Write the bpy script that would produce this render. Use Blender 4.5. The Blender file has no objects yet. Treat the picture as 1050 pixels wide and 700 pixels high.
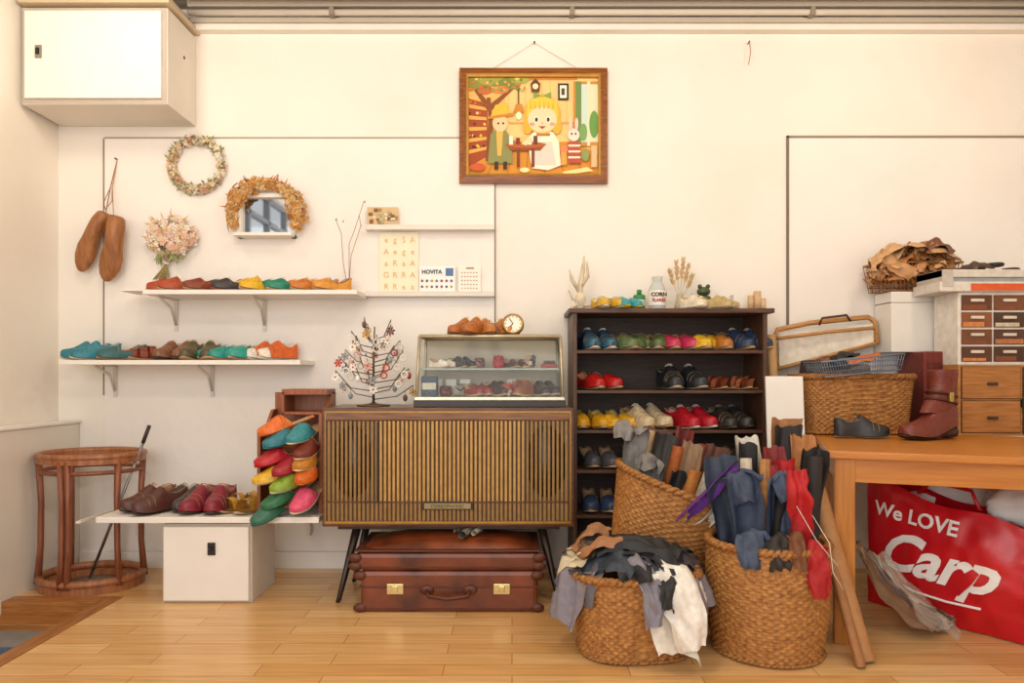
import bpy, bmesh, math, random
from mathutils import Vector, Matrix, Euler, noise
random.seed(7)
F=700.0; CH=.985
def X(px,d): return (px-525)*d/F
def Z(py,d): return CH-(py-385)*d/F
def Y(d): return d-3.5
pi=math.pi
def R(a,b): return random.uniform(a,b)

# ---------------------------------------------------------------- materials
def lin(h):
    h=h.lstrip('#'); o=[]
    for i in (0,2,4):
        c=int(h[i:i+2],16)/255
        o.append(c/12.92 if c<=.04045 else ((c+.055)/1.055)**2.4)
    return (o[0],o[1],o[2],1)
MC={}
def mat(h,rough=.5,metal=0,var=.12,scale=30,bump=.1,kind='noise',h2=None,spec=.5,alpha=1,trans=0,stretch=(1,1,1)):
    key=(h,rough,metal,var,scale,bump,kind,h2,spec,alpha,trans,stretch)
    if key in MC: return MC[key]
    m=bpy.data.materials.new('%s_%s'%(kind,h.strip('#'))); m.use_nodes=True
    nt=m.node_tree; b=nt.nodes['Principled BSDF']; N=nt.nodes.new; Lk=nt.links.new
    b.inputs['Roughness'].default_value=rough; b.inputs['Metallic'].default_value=metal
    b.inputs['Specular IOR Level'].default_value=spec
    b.inputs['Alpha'].default_value=alpha
    b.inputs['Transmission Weight'].default_value=trans
    c=lin(h)
    if h2: c2=lin(h2)
    else: c2=tuple(min(1,x*(1-var*1.6)) for x in c[:3])+(1,)
    tc=N('ShaderNodeTexCoord'); mp=N('ShaderNodeMapping'); Lk(tc.outputs['Object'],mp.inputs['Vector'])
    mp.inputs['Scale'].default_value=stretch
    nz=N('ShaderNodeTexNoise'); nz.inputs['Scale'].default_value=scale; nz.inputs['Detail'].default_value=4
    Lk(mp.outputs[0],nz.inputs['Vector'])
    cr=N('ShaderNodeValToRGB'); cr.color_ramp.elements[0].position=.32; cr.color_ramp.elements[1].position=.68
    cr.color_ramp.elements[0].color=c2; cr.color_ramp.elements[1].color=c
    Lk(nz.outputs['Fac'],cr.inputs['Fac']); Lk(cr.outputs[0],b.inputs['Base Color'])
    if bump>0:
        bp=N('ShaderNodeBump'); bp.inputs['Strength'].default_value=bump; bp.inputs['Distance'].default_value=.004
        Lk(nz.outputs['Fac'],bp.inputs['Height']); Lk(bp.outputs[0],b.inputs['Normal'])
    MC[key]=m; return m
def leather(h,rough=.42,var=.18): return mat(h,rough,0,var,60,.35)
def wood(h,h2,rough=.4,ax=0,scale=14):
    st=[7,7,7]; st[ax]=.6
    return mat(h,rough,0,.1,scale,.08,'wood',h2,.5,1,0,tuple(st))
def paint(h,rough=.6): return mat(h,rough,0,.03,6,.03,'paint')
def emis_free(h): return mat(h,.7,0,.02,40,0,'print')
def metalm(h,rough=.25): return mat(h,rough,1,.1,40,.03,'metal')
def glassm():
    if 'glass' in MC: return MC['glass']
    m=bpy.data.materials.new('clear_glass'); m.use_nodes=True; nt=m.node_tree
    for n in list(nt.nodes):
        if n.type!='OUTPUT_MATERIAL': nt.nodes.remove(n)
    out=[n for n in nt.nodes][0]
    t=nt.nodes.new('ShaderNodeBsdfTransparent'); t.inputs[0].default_value=(.96,.98,.97,1)
    g=nt.nodes.new('ShaderNodeBsdfGlossy'); g.inputs['Roughness'].default_value=.03
    fr=nt.nodes.new('ShaderNodeFresnel'); fr.inputs[0].default_value=1.35
    mx=nt.nodes.new('ShaderNodeMixShader')
    nt.links.new(fr.outputs[0],mx.inputs[0]); nt.links.new(t.outputs[0],mx.inputs[1]); nt.links.new(g.outputs[0],mx.inputs[2])
    nt.links.new(mx.outputs[0],out.inputs[0]); MC['glass']=m; return m
def wallmat(name,h,h2):
    m=bpy.data.materials.new(name); m.use_nodes=True; nt=m.node_tree; b=nt.nodes['Principled BSDF']
    b.inputs['Roughness'].default_value=.65
    tc=nt.nodes.new('ShaderNodeTexCoord'); n1=nt.nodes.new('ShaderNodeTexNoise'); n1.inputs['Scale'].default_value=1.6; n1.inputs['Detail'].default_value=6
    nt.links.new(tc.outputs['Object'],n1.inputs['Vector'])
    cr=nt.nodes.new('ShaderNodeValToRGB'); cr.color_ramp.elements[0].color=lin(h2); cr.color_ramp.elements[1].color=lin(h)
    cr.color_ramp.elements[0].position=.3; cr.color_ramp.elements[1].position=.6
    nt.links.new(n1.outputs['Fac'],cr.inputs[0]); nt.links.new(cr.outputs[0],b.inputs['Base Color'])
    n2=nt.nodes.new('ShaderNodeTexNoise'); n2.inputs['Scale'].default_value=14; n2.inputs['Detail'].default_value=5
    nt.links.new(tc.outputs['Object'],n2.inputs['Vector'])
    bp=nt.nodes.new('ShaderNodeBump'); bp.inputs['Strength'].default_value=.5; bp.inputs['Distance'].default_value=.006
    nt.links.new(n2.outputs['Fac'],bp.inputs['Height']); nt.links.new(bp.outputs[0],b.inputs['Normal'])
    return m
def floormat():
    m=bpy.data.materials.new('oak_flooring'); m.use_nodes=True; nt=m.node_tree; b=nt.nodes['Principled BSDF']; N=nt.nodes.new; Lk=nt.links.new
    tc=N('ShaderNodeTexCoord')
    br=N('ShaderNodeTexBrick'); br.inputs['Scale'].default_value=1; br.inputs['Brick Width'].default_value=.62; br.inputs['Row Height'].default_value=.09
    br.inputs['Mortar Size'].default_value=.0014; br.inputs['Color1'].default_value=lin('#e6bd84'); br.inputs['Color2'].default_value=lin('#d5a364'); br.inputs['Mortar'].default_value=lin('#a0703c')
    br.inputs['Bias'].default_value=-.1; br.offset=.37
    Lk(tc.outputs['Object'],br.inputs['Vector'])
    mp=N('ShaderNodeMapping'); mp.inputs['Scale'].default_value=(1.2,22,1); Lk(tc.outputs['Object'],mp.inputs['Vector'])
    nz=N('ShaderNodeTexNoise'); nz.inputs['Scale'].default_value=3; nz.inputs['Detail'].default_value=6; Lk(mp.outputs[0],nz.inputs['Vector'])
    cr=N('ShaderNodeValToRGB'); cr.color_ramp.elements[0].color=(.78,.72,.63,1); cr.color_ramp.elements[1].color=(1.06,1.05,1.04,1); cr.color_ramp.elements[0].position=.3; cr.color_ramp.elements[1].position=.7
    Lk(nz.outputs['Fac'],cr.inputs[0])
    mx=N('ShaderNodeMix'); mx.data_type='RGBA'; mx.blend_type='MULTIPLY'; mx.inputs[0].default_value=.8
    Lk(br.outputs['Color'],mx.inputs[6]); Lk(cr.outputs[0],mx.inputs[7]); Lk(mx.outputs[2],b.inputs['Base Color'])
    b.inputs['Roughness'].default_value=.26
    bp=N('ShaderNodeBump'); bp.inputs['Strength'].default_value=.1; bp.inputs['Distance'].default_value=.002; bp.invert=True
    Lk(br.outputs['Fac'],bp.inputs['Height']); Lk(bp.outputs[0],b.inputs['Normal'])
    return m

# ---------------------------------------------------------------- mesh builder
class MB:
    def __init__(s): s.v=[]; s.f=[]; s.m=[]; s.sm=[]; s.mats=[]; s.M=Matrix()
    def mi(s,m):
        if m not in s.mats: s.mats.append(m)
        return s.mats.index(m)
    def add(s,vs,fs,m,smooth=False,M=None):
        MM=s.M@M if M is not None else s.M
        o=len(s.v); s.v+= [MM@Vector(p) for p in vs]
        k=m if isinstance(m,list) else None
        for i,f in enumerate(fs):
            s.f.append([a+o for a in f]); s.m.append(s.mi(k[i] if k else m)); s.sm.append(smooth)
    def box(s,x0,x1,y0,y1,z0,z1,m,bev=0,M=None):
        bm=bmesh.new(); bmesh.ops.create_cube(bm,size=1)
        for v in bm.verts: v.co=Vector(((x0+x1)/2+v.co.x*(x1-x0),(y0+y1)/2+v.co.y*(y1-y0),(z0+z1)/2+v.co.z*(z1-z0)))
        if bev: bmesh.ops.bevel(bm,geom=list(bm.edges),offset=bev,segments=2,affect='EDGES',profile=.6)
        bm.verts.index_update()
        s.add([v.co.copy() for v in bm.verts],[[v.index for v in f.verts] for f in bm.faces],m,False,M); bm.free()
    def loft(s,rings,m,closed=True,cap0=False,cap1=False,smooth=True,M=None,fm=None):
        n=len(rings[0]); vs=[p for r in rings for p in r]; fs=[]; ms=[]
        for j in range(len(rings)-1):
            for i in range(n if closed else n-1):
                k=(i+1)%n; fs.append([j*n+i,j*n+k,(j+1)*n+k,(j+1)*n+i]); ms.append(fm(j,i) if fm else m)
        if cap0: fs.append(list(range(n))[::-1]); ms.append(m)
        if cap1: fs.append([(len(rings)-1)*n+i for i in range(n)]); ms.append(m)
        s.add(vs,fs,ms,smooth,M)
    def tube(s,pts,r,m,n=8,closed=False,M=None,caps=True):
        pts=[Vector(p) for p in pts]; rings=[]; L=len(pts)
        up=None
        for i,p in enumerate(pts):
            if closed: t=pts[(i+1)%L]-pts[i-1]
            else: t=pts[min(i+1,L-1)]-pts[max(i-1,0)]
            if t.length<1e-9: t=Vector((0,0,1))
            t.normalize()
            if up is None: up=Vector((0,0,1)) if abs(t.z)<.9 else Vector((1,0,0))
            a=t.cross(up); 
            if a.length<1e-4: a=t.cross(Vector((0,1,0)))
            a.normalize(); bb=a.cross(t); up=bb
            rr=r[i] if isinstance(r,(list,tuple)) else r
            rings.append([p+a*math.cos(2*pi*k/n)*rr+bb*math.sin(2*pi*k/n)*rr for k in range(n)])
        if closed: rings.append(rings[0])
        s.loft(rings,m,True,caps and not closed,caps and not closed,True,M)
    def cyl(s,p0,p1,r0,r1,m,n=20,M=None): s.tube([p0,p1],[r0,r1],m,n,M=M)
    def lathe(s,prof,m,c=(0,0,0),n=28,M=None,smooth=True,cap0=True,cap1=True,sx=1,sy=1):
        rings=[[Vector((c[0]+r*sx*math.cos(2*pi*k/n),c[1]+r*sy*math.sin(2*pi*k/n),c[2]+z)) for k in range(n)] for r,z in prof]
        s.loft(rings,m,True,cap0,cap1,smooth,M)
    def ell(s,c,r,m,rot=None,nu=14,nv=8,M=None):
        E=Euler(rot).to_matrix() if rot else Matrix.Identity(3); rings=[]
        if not isinstance(r,(tuple,list)): r=(r,r,r)
        for j in range(nv+1):
            a=-pi/2+pi*j/nv; a=max(-pi/2+.05,min(pi/2-.05,a))
            rings.append([Vector(c)+E@Vector((r[0]*math.cos(a)*math.cos(2*pi*k/nu),r[1]*math.cos(a)*math.sin(2*pi*k/nu),r[2]*math.sin(a))) for k in range(nu)])
        s.loft(rings,m,True,True,True,True,M)
    def poly(s,pts,m,M=None): s.add(pts,[list(range(len(pts)))],m,False,M)
    def grid(s,fn,nu,nv,m,M=None,smooth=True):
        vs=[fn(i/nu,j/nv) for j in range(nv+1) for i in range(nu+1)]
        fs=[[j*(nu+1)+i,j*(nu+1)+i+1,(j+1)*(nu+1)+i+1,(j+1)*(nu+1)+i] for j in range(nv) for i in range(nu)]
        s.add(vs,fs,m,smooth,M)
    def flower(s,c,n,r,m,petals=5,mc=None):
        n=Vector(n).normalized(); c=Vector(c); a=n.orthogonal().normalized(); b=n.cross(a); ph=R(0,6)
        for k in range(petals):
            t=ph+2*pi*k/petals; w=.42*2*pi/petals
            d=lambda q:(a*math.cos(q)+b*math.sin(q))
            s.add([c,c+d(t-w)*r*.7+n*r*.25,c+d(t)*r+n*r*.12,c+d(t+w)*r*.7+n*r*.25],[[0,1,2,3]],m)
        if mc: s.ell(c+n*r*.15,r*.2,mc,nu=6,nv=4)
    def leaf(s,c,d,n,L,w,m):
        c=Vector(c); d=Vector(d).normalized(); n=Vector(n).normalized(); q=d.cross(n)
        if q.length<.01: q=d.orthogonal()
        q.normalize()
        s.add([c,c+d*L*.5+q*w+n*L*.08,c+d*L,c+d*L*.5-q*w+n*L*.08],[[0,1,2,3]],m)
    def text(s,txt,size,m,M,shear=0,ext=.0006,bold=0,align='CENTER'):
        cu=bpy.data.curves.new('t','FONT'); cu.body=txt; cu.size=size; cu.shear=shear; cu.extrude=ext; cu.offset=bold; cu.align_x=align; cu.align_y='CENTER'; cu.resolution_u=3
        o=bpy.data.objects.new('t',cu); bpy.context.scene.collection.objects.link(o); bpy.context.view_layer.update()
        me=bpy.data.meshes.new_from_object(o.evaluated_get(bpy.context.evaluated_depsgraph_get()))
        s.add([v.co.copy() for v in me.vertices],[list(p.vertices) for p in me.polygons],m,False,M)
        bpy.data.objects.remove(o); bpy.data.curves.remove(cu); bpy.data.meshes.remove(me)
    def done(s,name,loc=(0,0,0),rot=(0,0,0),sub=0,parent=None,norm=True):
        me=bpy.data.meshes.new(name); me.from_pydata([tuple(v) for v in s.v],[],s.f); me.update()
        for m in s.mats: me.materials.append(m)
        me.polygons.foreach_set('material_index',s.m); me.polygons.foreach_set('use_smooth',s.sm)
        if norm:
            bm=bmesh.new(); bm.from_mesh(me); bmesh.ops.recalc_face_normals(bm,faces=list(bm.faces)); bm.to_mesh(me); bm.free()
        o=bpy.data.objects.new(name,me); bpy.context.scene.collection.objects.link(o)
        o.location=loc; o.rotation_euler=rot
        if sub: md=o.modifiers.new('s','SUBSURF'); md.levels=sub; md.render_levels=sub
        if parent: o.parent=parent
        return o
TX=Matrix.Rotation(pi/2,4,'X')   # text/flat art facing -y
def front(x,y,z): return Matrix.Translation((x,y,z))@TX

# ---------------------------------------------------------------- room
WALL=wallmat('plaster_wall','#efe9df','#e9e1d5'); PANEL=wallmat('painted_panel','#f0ebe4','#eae3db')
WH=paint('#eee9e1',.5); WH2=paint('#e2dbd0',.5); SHAD=paint('#8d7f6c')
def rect(name,x0,x1,y0,y1,z0,z1,m,bev=0):
    b=MB(); b.box(x0,x1,y0,y1,z0,z1,m,bev); return b.done(name)
rect('wall_back',-2.45,3.7,0,.12,-.2,3.0,WALL)
b=MB()
b.box(-2.45,-2.325,-2.2,0,-.2,3.0,WALL); b.box(-2.45,-2.325,-4.8,-4.2,-.2,3.0,WALL); b.box(-2.45,-2.325,-4.2,-2.2,-.2,1.5,WALL); b.box(-2.45,-2.325,-4.2,-2.2,2.72,3.0,WALL)
b.done('wall_left')
b=MB(); WF=paint('#8a9098')
for y0 in (-4.2,-3.72,-3.22,-2.72,-2.24): b.box(-2.42,-2.36,y0,y0+.04,1.5,2.72,WF,.003)
for z0 in (1.5,2.1,2.45,2.68): b.box(-2.42,-2.36,-4.2,-2.2,z0,z0+.04,WF,.003)
b.poly([(-2.39,-4.2,1.5),(-2.39,-2.2,1.5),(-2.39,-2.2,2.72),(-2.39,-4.2,2.72)],glassm()); b.done('window_1')
rect('wall_right',3.6,3.72,-4.8,0,-.2,3.0,WALL)
fl=MB(); FM=floormat()
fl.box(-1.74,3.6,-4.8,0,-.06,0,FM); fl.box(-2.325,-1.74,-.50,0,-.06,0,FM); fl.done('floor')
b=MB(); ST=mat('#8b8782',.6,0,.25,9,.3); b.box(-2.325,-1.70,-4.8,-.50,-.15,-.075,ST); b.done('floor_entry')
b=MB(); TR=wood('#b5793f','#875426',.4,1); TR2=wood('#b5793f','#875426',.4,0)
b.box(-1.80,-1.73,-4.8,-.46,-.08,.004,TR,.004); b.box(-2.22,-1.80,-.54,-.46,-.08,.004,TR2,.004); b.box(-2.215,-1.80,-.66,-.54,-.08,-.05,TR2,.004)
b.done('trim_step')
b=MB(); bl=mat('#6a7d9c',.9,0,.3,80,.4)
b.box(-2.20,-1.88,-2.4,-.86,-.075,-.062,bl,.004); b.box(-2.18,-1.90,-2.38,-.88,-.063,-.060,mat('#566a8a',.95,0,.3,120,.6),.001); b.done('door_mat')
# ceiling
b=MB(); CM=mat('#bdb4a8',.8,0,.35,5,.4,'ceil',None,.3,1,0,(1,12,1))
b.box(-2.45,3.7,-4.8,0,2.86,2.95,CM)
for i,y in enumerate((-.34,-.60,-.95,-1.4,-2.0,-2.7)):
    b.box(-2.3,3.6,y-.05,y+.05,2.83,2.86,CM,.004)
b.done('ceiling')
b=MB(); TM=paint('#ece5db',.5)
b.box(-1.62,3.6,-.05,0,2.735,2.765,TM,.006); b.box(-1.62,3.6,-.06,0,2.765,2.79,paint('#b9ae9f')); b.box(-1.62,3.6,-.10,0,2.825,2.86,paint('#a89d8f'),.003)
b.tube([(-1.62,-.085,2.80),(1,-.083,2.803),(3.6,-.085,2.80)],.015,paint('#cfc6b9'),12)
b.tube([(-1.62,-.19,2.835),(1,-.185,2.84),(3.6,-.19,2.838)],.010,paint('#a39888'),10)
for x_ in (-.9,.3,1.5,2.7): b.box(x_-.012,x_+.012,-.105,0,2.782,2.822,paint('#8f8576'),.002)
b.done('trim_cornice')
b=MB(); b.box(-2.21,3.6,-.015,0,0,.085,WH,.003); b.done('baseboard_back')
b=MB()
b.box(X(107,3.49),X(507,3.49),-.010,0,.09,Z(142,3.49),PANEL,.002)
SHADE_LN=paint('#8a7c6a',.7)  # panel edge lines, sides and top: shadow line painted as dark strips
b.box(X(507,3.49),X(507,3.49)+.006,-.012,0,Z(330,3.49),Z(142,3.49),SHADE_LN)
b.box(X(107,3.49)-.006,X(107,3.49),-.012,0,Z(405,3.49),Z(142,3.49),SHADE_LN)
b.box(X(107,3.49),X(507,3.49),-.013,0,Z(142,3.49),Z(142,3.49)+.007,paint('#ab9c88'))
b.done('trim_panel_left')
b=MB(); b.box(X(809,3.49),3.5,-.006,0,.09,Z(141,3.49),PANEL)
b.box(X(807,3.49),X(809,3.49),-.012,0,Z(335,3.49),Z(139,3.49),paint('#77695a')); b.box(X(807,3.49),3.5,-.012,0,Z(141,3.49),Z(139,3.49),paint('#94866f'))
b.done('trim_panel_right')
b=MB(); b.box(-2.322,-2.215,-4.0,-.002,-.075,.745,WH2,.003); b.box(-2.322,-2.205,-4.0,-.002,.745,.757,WH,.003); b.done('trim_wainscot_left')

# ---------------------------------------------------------------- wall cupboard
b=MB(); fy=-.29
x0,x1,z0,z1=-2.305,X(172,3.21),Z(107,3.21),Z(8,3.21)
b.box(x0,x1,fy,-.001,z0,z1,WH2,.003)
b.box(x0+.004,x1-.004,fy-.003,fy,z0+.004,z1-.004,paint('#b8ad9d'))
b.box(x0+.022,x1-.024,fy-.016,fy,z0+.024,z1-.02,WH,.003)
b.box(x0,x1+.02,fy-.03,0,z1+.01,z1+.035,paint('#cbb799'),.003)
b.box(x0+.075,x0+.105,fy-.022,fy-.014,z0+.21,z0+.27,paint('#8c8478'),.002); b.box(x0+.083,x0+.097,fy-.03,fy-.02,z0+.225,z0+.255,metalm('#4a4a4a'),.002)
b.cyl((x1-.001,-.13,z1-.16),(x1+.002,-.13,z1-.16),.008,.008,paint('#4a4138'))
b.done('wall_cupboard')
b=MB(); b.box(-2.0,-1.64,-.2,-.02,2.772,2.80,paint('#b8ab98'),.003); b.done('trim_ceiling_block')

# ---------------------------------------------------------------- shoes
TS=[0,.03,.07,.14,.24,.34,.42,.5,.58,.68,.78,.87,.94,.985,1.0]
WS=[.016,.024,.030,.034,.034,.033,.034,.037,.042,.046,.045,.040,.031,.019,.009]
HS={'oxford':[.080,.088,.090,.080,.066,.072,.104,.104,.088,.070,.058,.052,.045,.034,.020],
 'slipon':[.072,.080,.080,.068,.050,.042,.040,.046,.076,.070,.058,.049,.042,.032,.019],
 'mule':[.002,.003,.003,.003,.003,.003,.005,.074,.084,.072,.059,.050,.042,.032,.019],
 'boot':[.08,.095,.105,.11,.11,.11,.10,.085,.070,.058,.050,.045,.038,.028,.016]}
def shoe(b,M,up,sole='#c2a37c',inner='#c49a6c',style='oxford',lace=None,toe=None,k=1.0,side=1,heel=0,solet=.013,top=.235):
    U=leather(up); S=mat(sole,.6,0,.15,40,.1); I=leather(inner,.7); T=leather(toe) if toe else U
    L=.25; st=solet
    def cx(t): return side*.006*math.sin(pi*t)
    def lift(t):
        a=.012*max(0,(t-.75)/.25)**2
        if heel: q=max(0,min(1,1-t/.58)); a+=heel*(q*q*(3-2*q))
        return a
    Mk=M@Matrix.Scale(k,4)
    yy=lambda t:(.5-t)*L
    rings=[]
    for t,w in zip(TS,WS):
        ww=w+.004; zb=lift(t)+(.006 if .28<t<.5 and not heel else 0); zt=st+lift(t)
        if heel and t<.26: zb=0.0
        e=.004 if t==1 else (-.004 if t==0 else 0)
        rings.append([Vector((cx(t)-ww,yy(t)-e,zb)),Vector((cx(t)+ww,yy(t)-e,zb)),Vector((cx(t)+ww,yy(t)-e,zt)),Vector((cx(t)-ww,yy(t)-e,zt))])
    b.loft(rings,S,True,True,True,False,Mk)
    if style=='sandal':
        for t0,t1,h in ((.46,.60,.070),(.64,.80,.056),(.14,.20,.06)):
            rr=[]
            for t in (t0,(t0+t1)/2,t1):
                w=.041 if t>.3 else .034; row=[]
                for i in range(9):
                    a=pi*i/8; row.append(Vector((cx(t)-w*math.copysign(abs(math.cos(a))**.7,math.cos(a)),yy(t),st+.001+lift(t)+h*math.sin(a)**.8)))
                rr.append(row)
            b.loft(rr,U,False,smooth=True,M=Mk)
        b.ell((cx(.1),yy(.09),st+.03),(.028,.014,.036),U,M=Mk)
        b.loft([[Vector((cx(t)-w*.95,yy(t),st+.001+lift(t))),Vector((cx(t)+w*.95,yy(t),st+.001+lift(t)))] for t,w in zip(TS,WS)],I,False,smooth=False,M=Mk)
        return
    H=HS[style]; topen={'oxford':.40,'slipon':.55,'mule':-1,'boot':-1}[style]
    rings=[]; op=[]
    for t,w,h in zip(TS,WS,H):
        z=st+lift(t)
        if t<.05 and topen>0:
            f=[(-1,0),(-1.03,.35),(-1,.75),(-.85,1),(-.6,1.0),(-.3,1.0),(0,1.0)]; op.append(False)
        elif t<=topen:
            f=[(-1,0),(-1.05,.35),(-1.0,.75),(-.9,1),(-.80,.75),(-.7,.12),(0,.10)]; op.append(True)
        else: f=None; op.append(False)
        if f:
            f=f+[(-a,c) for a,c in f[:-1][::-1]]
            row=[Vector((cx(t)+w*a,yy(t),z+h*c)) for a,c in f]
        else:
            row=[]
            for i in range(13):
                a=pi*i/12; c=math.cos(a); row.append(Vector((cx(t)-w*math.copysign(abs(c)**.75,c),yy(t),z+h*max(0,math.sin(a))**.8)))
        rings.append(row)
    def fm(j,i):
        if style=='mule' and j<6: return I
        if style=='mule' and j==6: return I if 1<i<10 else U
        if (op[j] or (j+1<len(op) and op[j+1])) and 3<=i<=8: return I
        if TS[j]>=.75: return T
        return U
    b.loft(rings,U,False,True,True,True,Mk,fm)
    if topen>0:   # topline binding and toe-cap / vamp seams
        dk=lin(up); pts=[]
        idx=[i for i,t in enumerate(TS) if t<=topen]
        for sgn in (1,-1):
            seq=idx[::-1] if sgn==1 else idx
            for i in seq: pts.append(Vector((cx(TS[i])-sgn*WS[i]*(.92 if TS[i]>.05 else .8),yy(TS[i])+(.003 if i==0 else 0),st+lift(TS[i])+H[i]*1.0)))
        b.tube(pts,.0026,I,5,M=Mk)
    if style!='boot':
        for i in (9,10) if style=='oxford' else (8,):
            ring=rings[i]; b.tube([p+Vector((0,0,.0008)) for p in ring[1:-1]],.0013,mat('#4a3424' if sum(lin(up)[:3])>.5 else '#a8906c',.7),4,M=Mk)
    if style=='oxford' and lace:
        lm=mat(lace,.8,0,.1,90,0)
        for t,h in ((.43,.103),(.48,.105),(.53,.098),(.58,.087)):
            zz=st+h
            b.tube([(cx(t)-.017,yy(t),zz-.010),(cx(t),yy(t)+.002,zz+.001),(cx(t)+.017,yy(t),zz-.010)],.0028,lm,5,M=Mk)
        b.tube([(cx(.43)-.022,yy(.4),st+.092),(cx(.43)-.006,yy(.42),st+.110),(cx(.43),yy(.43),st+.104),(cx(.43)+.007,yy(.42),st+.111),(cx(.43)+.024,yy(.4),st+.092)],.0024,lm,5,M=Mk)
    if style=='boot':
        rr=[]
        for f,cy,ax,ay in ((.0,.045,.034,.080),(.22,.055,.036,.068),(.42,.068,.036,.052),(.7,.074,.040,.050),(1,.070,.047,.056),(1.01,.070,.042,.051),(.8,.072,.038,.048)):
            z=.06+(top-.06)*f
            rr.append([Vector((ax*math.cos(2*pi*q/18),cy+ay*math.sin(2*pi*q/18),z+lift(.1))) for q in range(18)])
        b.loft(rr,U,True,False,True,True,Mk,lambda j,i:I if j>=5 else U)
        for z_ in (.10,.125): b.tube([(.040*math.cos(2*pi*q/18),.062+.062*math.sin(2*pi*q/18),z_+lift(.1)-.012*math.sin(2*pi*q/18)) for q in range(18)],.006,leather('#4a1a12'),6,closed=True,M=Mk)
        b.box(.036,.046,.05,.07,.095+heel,.13+heel,metalm('#c8b070'),.002,M=Mk); b.box(-.046,-.036,.05,.07,.095+heel,.13+heel,metalm('#c8b070'),.002,M=Mk)
def pair(name,x,y,z,yaw,up,style='oxford',gap=.096,k=1,**kw):
    b=MB()
    for s in (-1,1):
        shoe(b,Matrix.Translation((s*gap/2,R(-.014,.014)+kw.get('stag',0)*s,0))@Matrix.Rotation(R(-.07,.07)+s*.03,4,'Z'),up,style=style,side=-s,k=k,**{a:c for a,c in kw.items() if a!='stag'})
    return b.done(name,(x,y,z),(0,0,yaw),sub=1)

# ---------------------------------------------------------------- left wall shelves
def shelf(name,xa,xb,z,dep,brs,t=.022):
    b=MB(); b.box(xa,xb,-dep,-.011,z-t,z,WH,.002)
    bm_=paint('#d8cfc2',.35)
    for bx in brs:
        b.box(bx-.009,bx+.009,-dep*.8,-.012,z-t-.006,z-t,bm_); b.box(bx-.009,bx+.009,-.018,-.012,z-t-.16,z-t,bm_)
        b.tube([(bx,-.018,z-t-.13),(bx,-dep*.25,z-t-.05),(bx,-dep*.7,z-t-.008)],.007,bm_,6)
    return b.done(name)
ZU=Z(297,3.26); ZL=Z(369,3.26)
shelf('wall_shelf',X(146,3.25),X(366,3.25),ZU,.25,(X(172,3.4),X(265,3.4)))
shelf('wall_shelf',X(60,3.25),X(308,3.25),ZL,.25,(X(108,3.4),X(210,3.4)))
b=MB(); b.box(-1.90,-1.72,-.2,-.03,ZU,ZU+.006,paint('#f4f0e6'),.001); b.done('paper_pad')
def onshelf(px,z,yaw,up,style='oxford',d=3.37,name=None,**kw):
    pair(name or {'oxford':'lace_up_shoes','slipon':'leather_flats','mule':'leather_slippers','sandal':'leather_sandals'}[style],X(px,d-.03),Y(d),z,yaw,up,style,**kw)
for px,yaw,up,st,kw in ((176,-1.0,'#b2481f','mule',dict(inner='#c98a50')),(205,-.95,'#8a3c22','slipon',dict(inner='#c98a50')),(233,-.95,'#3c3a3c','slipon',dict(sole='#a8502a',inner='#8a6a4a')),
    (261,-.95,'#ecb81e','mule',dict(inner='#c89a40')),(285,-.9,'#1f8a6e','slipon',dict(inner='#e0903a')),(308,-.95,'#cf7a2a','slipon',dict(inner='#e8c088')),(333,-.95,'#e09838','slipon',dict(inner='#9b5a28'))):
    onshelf(px,ZU,yaw,up,st,d=3.37,k=.80,gap=.092,stag=.016,**kw)
for px,yaw,up,st,kw in ((90,-1.0,'#2b8496','oxford',dict(inner='#7ab0b8',sole='#e0d4bc',lace='#d8ecec')),(120,-.95,'#2c6468','slipon',dict(inner='#a87a50',sole='#b08a5a')),(150,-.9,'#8a3a22','sandal',dict(inner='#b0683c')),
    (180,-.15,'#8a5a40','oxford',dict(sole='#4a3424',lace='#e0c8a0',inner='#c09068')),(204,.1,'#5a5438','oxford',dict(inner='#b08050',lace='#c8b080',sole='#c0a070')),(225,-.6,'#2a9c90','slipon',dict(inner='#e8dcc0')),(246,-.5,'#33a89a','slipon',dict(inner='#f0e4c8')),
    (276,-.7,'#e06a2a','oxford',dict(sole='#f0e8d8',lace='#f8f0e0',inner='#f0e4d0',toe='#f0e6d6'))):
    onshelf(px,ZL,yaw,up,st,d=3.37,k=.86,gap=.09,stag=(.014 if yaw<-.8 else 0),**kw)

# ---------------------------------------------------------------- wreath, mirror, bouquet, lasts
cols=[mat(h,.8,0,.2,60,0,'petal') for h in ('#f2e9d2','#ecd0ac','#e0a68a','#cfc08a','#f5eddd','#c49660','#8f9a5a')]
def ring_flowers(b,cx,cy,cz,Rr,tr,a0,a1,n,mats,fr=.017,sx=1,sz=1):
    for i in range(n):
        a=R(a0,a1); q=R(0,2*pi); rr=Rr+tr*math.cos(q)*R(.5,1)
        c=Vector((cx+rr*math.cos(a)*sx,cy-tr*abs(math.sin(q))*R(.4,1),cz+rr*math.sin(a)*sz))
        nrm=Vector((math.cos(a)*math.cos(q),-abs(math.sin(q))-.25,math.sin(a)*math.cos(q)))
        b.flower(c,nrm,R(.6,1.2)*fr,random.choice(mats),random.choice((4,5)))
        if i%3==0: b.leaf(c,Vector((R(-1,1),R(-.6,0),R(-1,1))),nrm,.03,.006,cols[6])
b=MB(); wx,wz=X(200,3.46),Z(168,3.46)
for ph in (0,2.1,4.2):
    b.tube([(wx+(.125+.008*math.cos(5*a+ph))*math.cos(a),-.02+.006*math.sin(5*a+ph),wz+(.125+.008*math.cos(5*a+ph))*math.sin(a)) for a in [2*pi*i/48 for i in range(48)]],.004,mat('#a8784a',.8),6,closed=True)
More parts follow.
